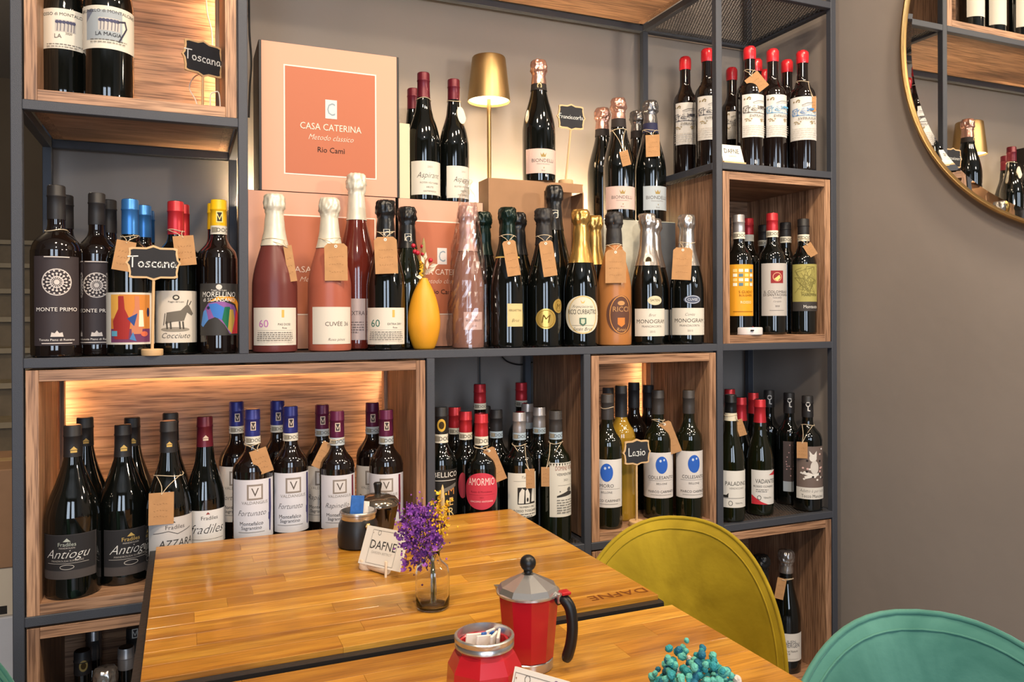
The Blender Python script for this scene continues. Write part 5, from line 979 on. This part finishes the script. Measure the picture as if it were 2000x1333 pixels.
# ------------------------------------------------------------------ velvet chairs
def velvet(name, dark, mid, light):
    m = mat(name, mid, .75, sheen=.0, spec=.2, bump=.25, bscale=90); nt = m.node_tree; b = nt.nodes['Principled BSDF']; b.inputs['Sheen Weight'].default_value = .8; b.inputs['Sheen Roughness'].default_value = .35; b.inputs['Sheen Tint'].default_value = (*lin(light), 1)
    tc = nt.nodes.new('ShaderNodeTexCoord'); n = nt.nodes.new('ShaderNodeTexNoise'); n.inputs['Scale'].default_value = 7; n.inputs['Detail'].default_value = 6; n.inputs['Distortion'].default_value = 1.2
    r = nt.nodes.new('ShaderNodeValToRGB'); r.color_ramp.elements[0].position = .3; r.color_ramp.elements[1].position = .75; r.color_ramp.elements[0].color = (*lin(dark), 1); r.color_ramp.elements[1].color = (*lin(mid), 1)
    nt.links.new(tc.outputs['Object'], n.inputs['Vector']); nt.links.new(n.outputs[0], r.inputs[0]); nt.links.new(r.outputs[0], b.inputs['Base Color']); return m
OLV = velvet('olive_velvet', (138, 116, 22), (180, 154, 38), (236, 220, 110)); TEAL = velvet('teal_velvet', (62, 112, 100), (96, 148, 134), (176, 220, 204))
def chair(loc, facing, m, label, W_=.385, zc=.53, Hh=.25, curve=2.9, lean=.10):
    """facing: angle of the direction the sitter looks; loc: middle of the backrest at its centre height"""
    t = thing('velvet_chair', (loc[0], loc[1], 0), label, 'chair', rz=facing+math.pi/2)   # local -y... back points to +y
    th = .046; NR, NT = 14, 48
    def shell(side, r, a):
        c, q = math.cos(a), math.sin(a); s = r*W_/2*math.copysign(abs(c)**.8, c); zz = r*Hh*math.copysign(abs(q)**.86, q); z = zc+zz
        y = -curve*s*s+lean*zz+side*th/2*math.sqrt(max(0, 1-r**5))
        if zz < 0: y += -.9*zz*zz*2
        return Vector((s, y, z))
    V, Fc = [], []
    for side in (-1, 1):
        b0 = len(V); V.append(shell(side, 0, 0))
        for j in range(1, NR+1):
            for i in range(NT): V.append(shell(side, (j/NR)**.8, 2*math.pi*i/NT))
        for i in range(NT): Fc.append((b0, b0+1+i, b0+1+(i+1) % NT) if side < 0 else (b0, b0+1+(i+1) % NT, b0+1+i))
        for j in range(NR-1):
            for i in range(NT):
                q = (b0+1+j*NT+i, b0+1+(j+1)*NT+i, b0+1+(j+1)*NT+(i+1) % NT, b0+1+j*NT+(i+1) % NT); Fc.append(q if side < 0 else q[::-1])
    obj('backrest', V, Fc, m, t, smooth='all')
    obj('piping', *tube([shell(0, 1.0, 2*math.pi*i/80) for i in range(80)], .0042, 6, closed=True), m, t, smooth='all')
    obj('seam', *tube([shell(-1, .93, 2*math.pi*i/80)+Vector((0, -.0006, 0)) for i in range(80)], .0016, 5, closed=True), m, t, smooth='all')
    V, Fc = [], []; sc = Vector((0, -.245, .425))
    prs = [(.001, .036), (.6, .036), (.85, .030), (.97, .014), (1, 0), (.97, -.016), (.8, -.03), (.001, -.032)]
    for r, z in prs:
        for i in range(40): a = 2*math.pi*i/40; V.append(sc+Vector((.235*r*math.cos(a), .225*r*math.sin(a), z)))
    for j in range(len(prs)-1): Fc += [(j*40+i, (j+1)*40+i, (j+1)*40+(i+1) % 40, j*40+(i+1) % 40) for i in range(40)]
    obj('seat', V, Fc, m, t, smooth='all')
    for sx in (-1, 1):
        for sy in (-1, 1): obj('leg', *tube([sc+Vector((sx*.13, sy*.12, -.03)), (sx*.2, -.245+sy*.19, 0)], .011, 10, taper=[1.2, .7]), BLACKP, t, smooth=True)
    for sx in (-1, 1): obj('bracket', *tube([sc+Vector((sx*.1, .1, -.025)), sc+Vector((sx*.1, .235, -.02)), (sx*.1, .01, zc-.1)], .010, 8), BLACKP, t, smooth=True)
    return t
chair((1.172, -.358), math.atan2(-.74, -.67), OLV, 'olive velvet chair with rounded back tucked at the table corner')
chair((1.175, -.895), math.atan2(-.85, -.52), TEAL, 'teal velvet chair with rounded back beside the right wall', W_=.43)
chair((-.04, -.45), 0, TEAL, 'teal velvet chair to the left of the tables')
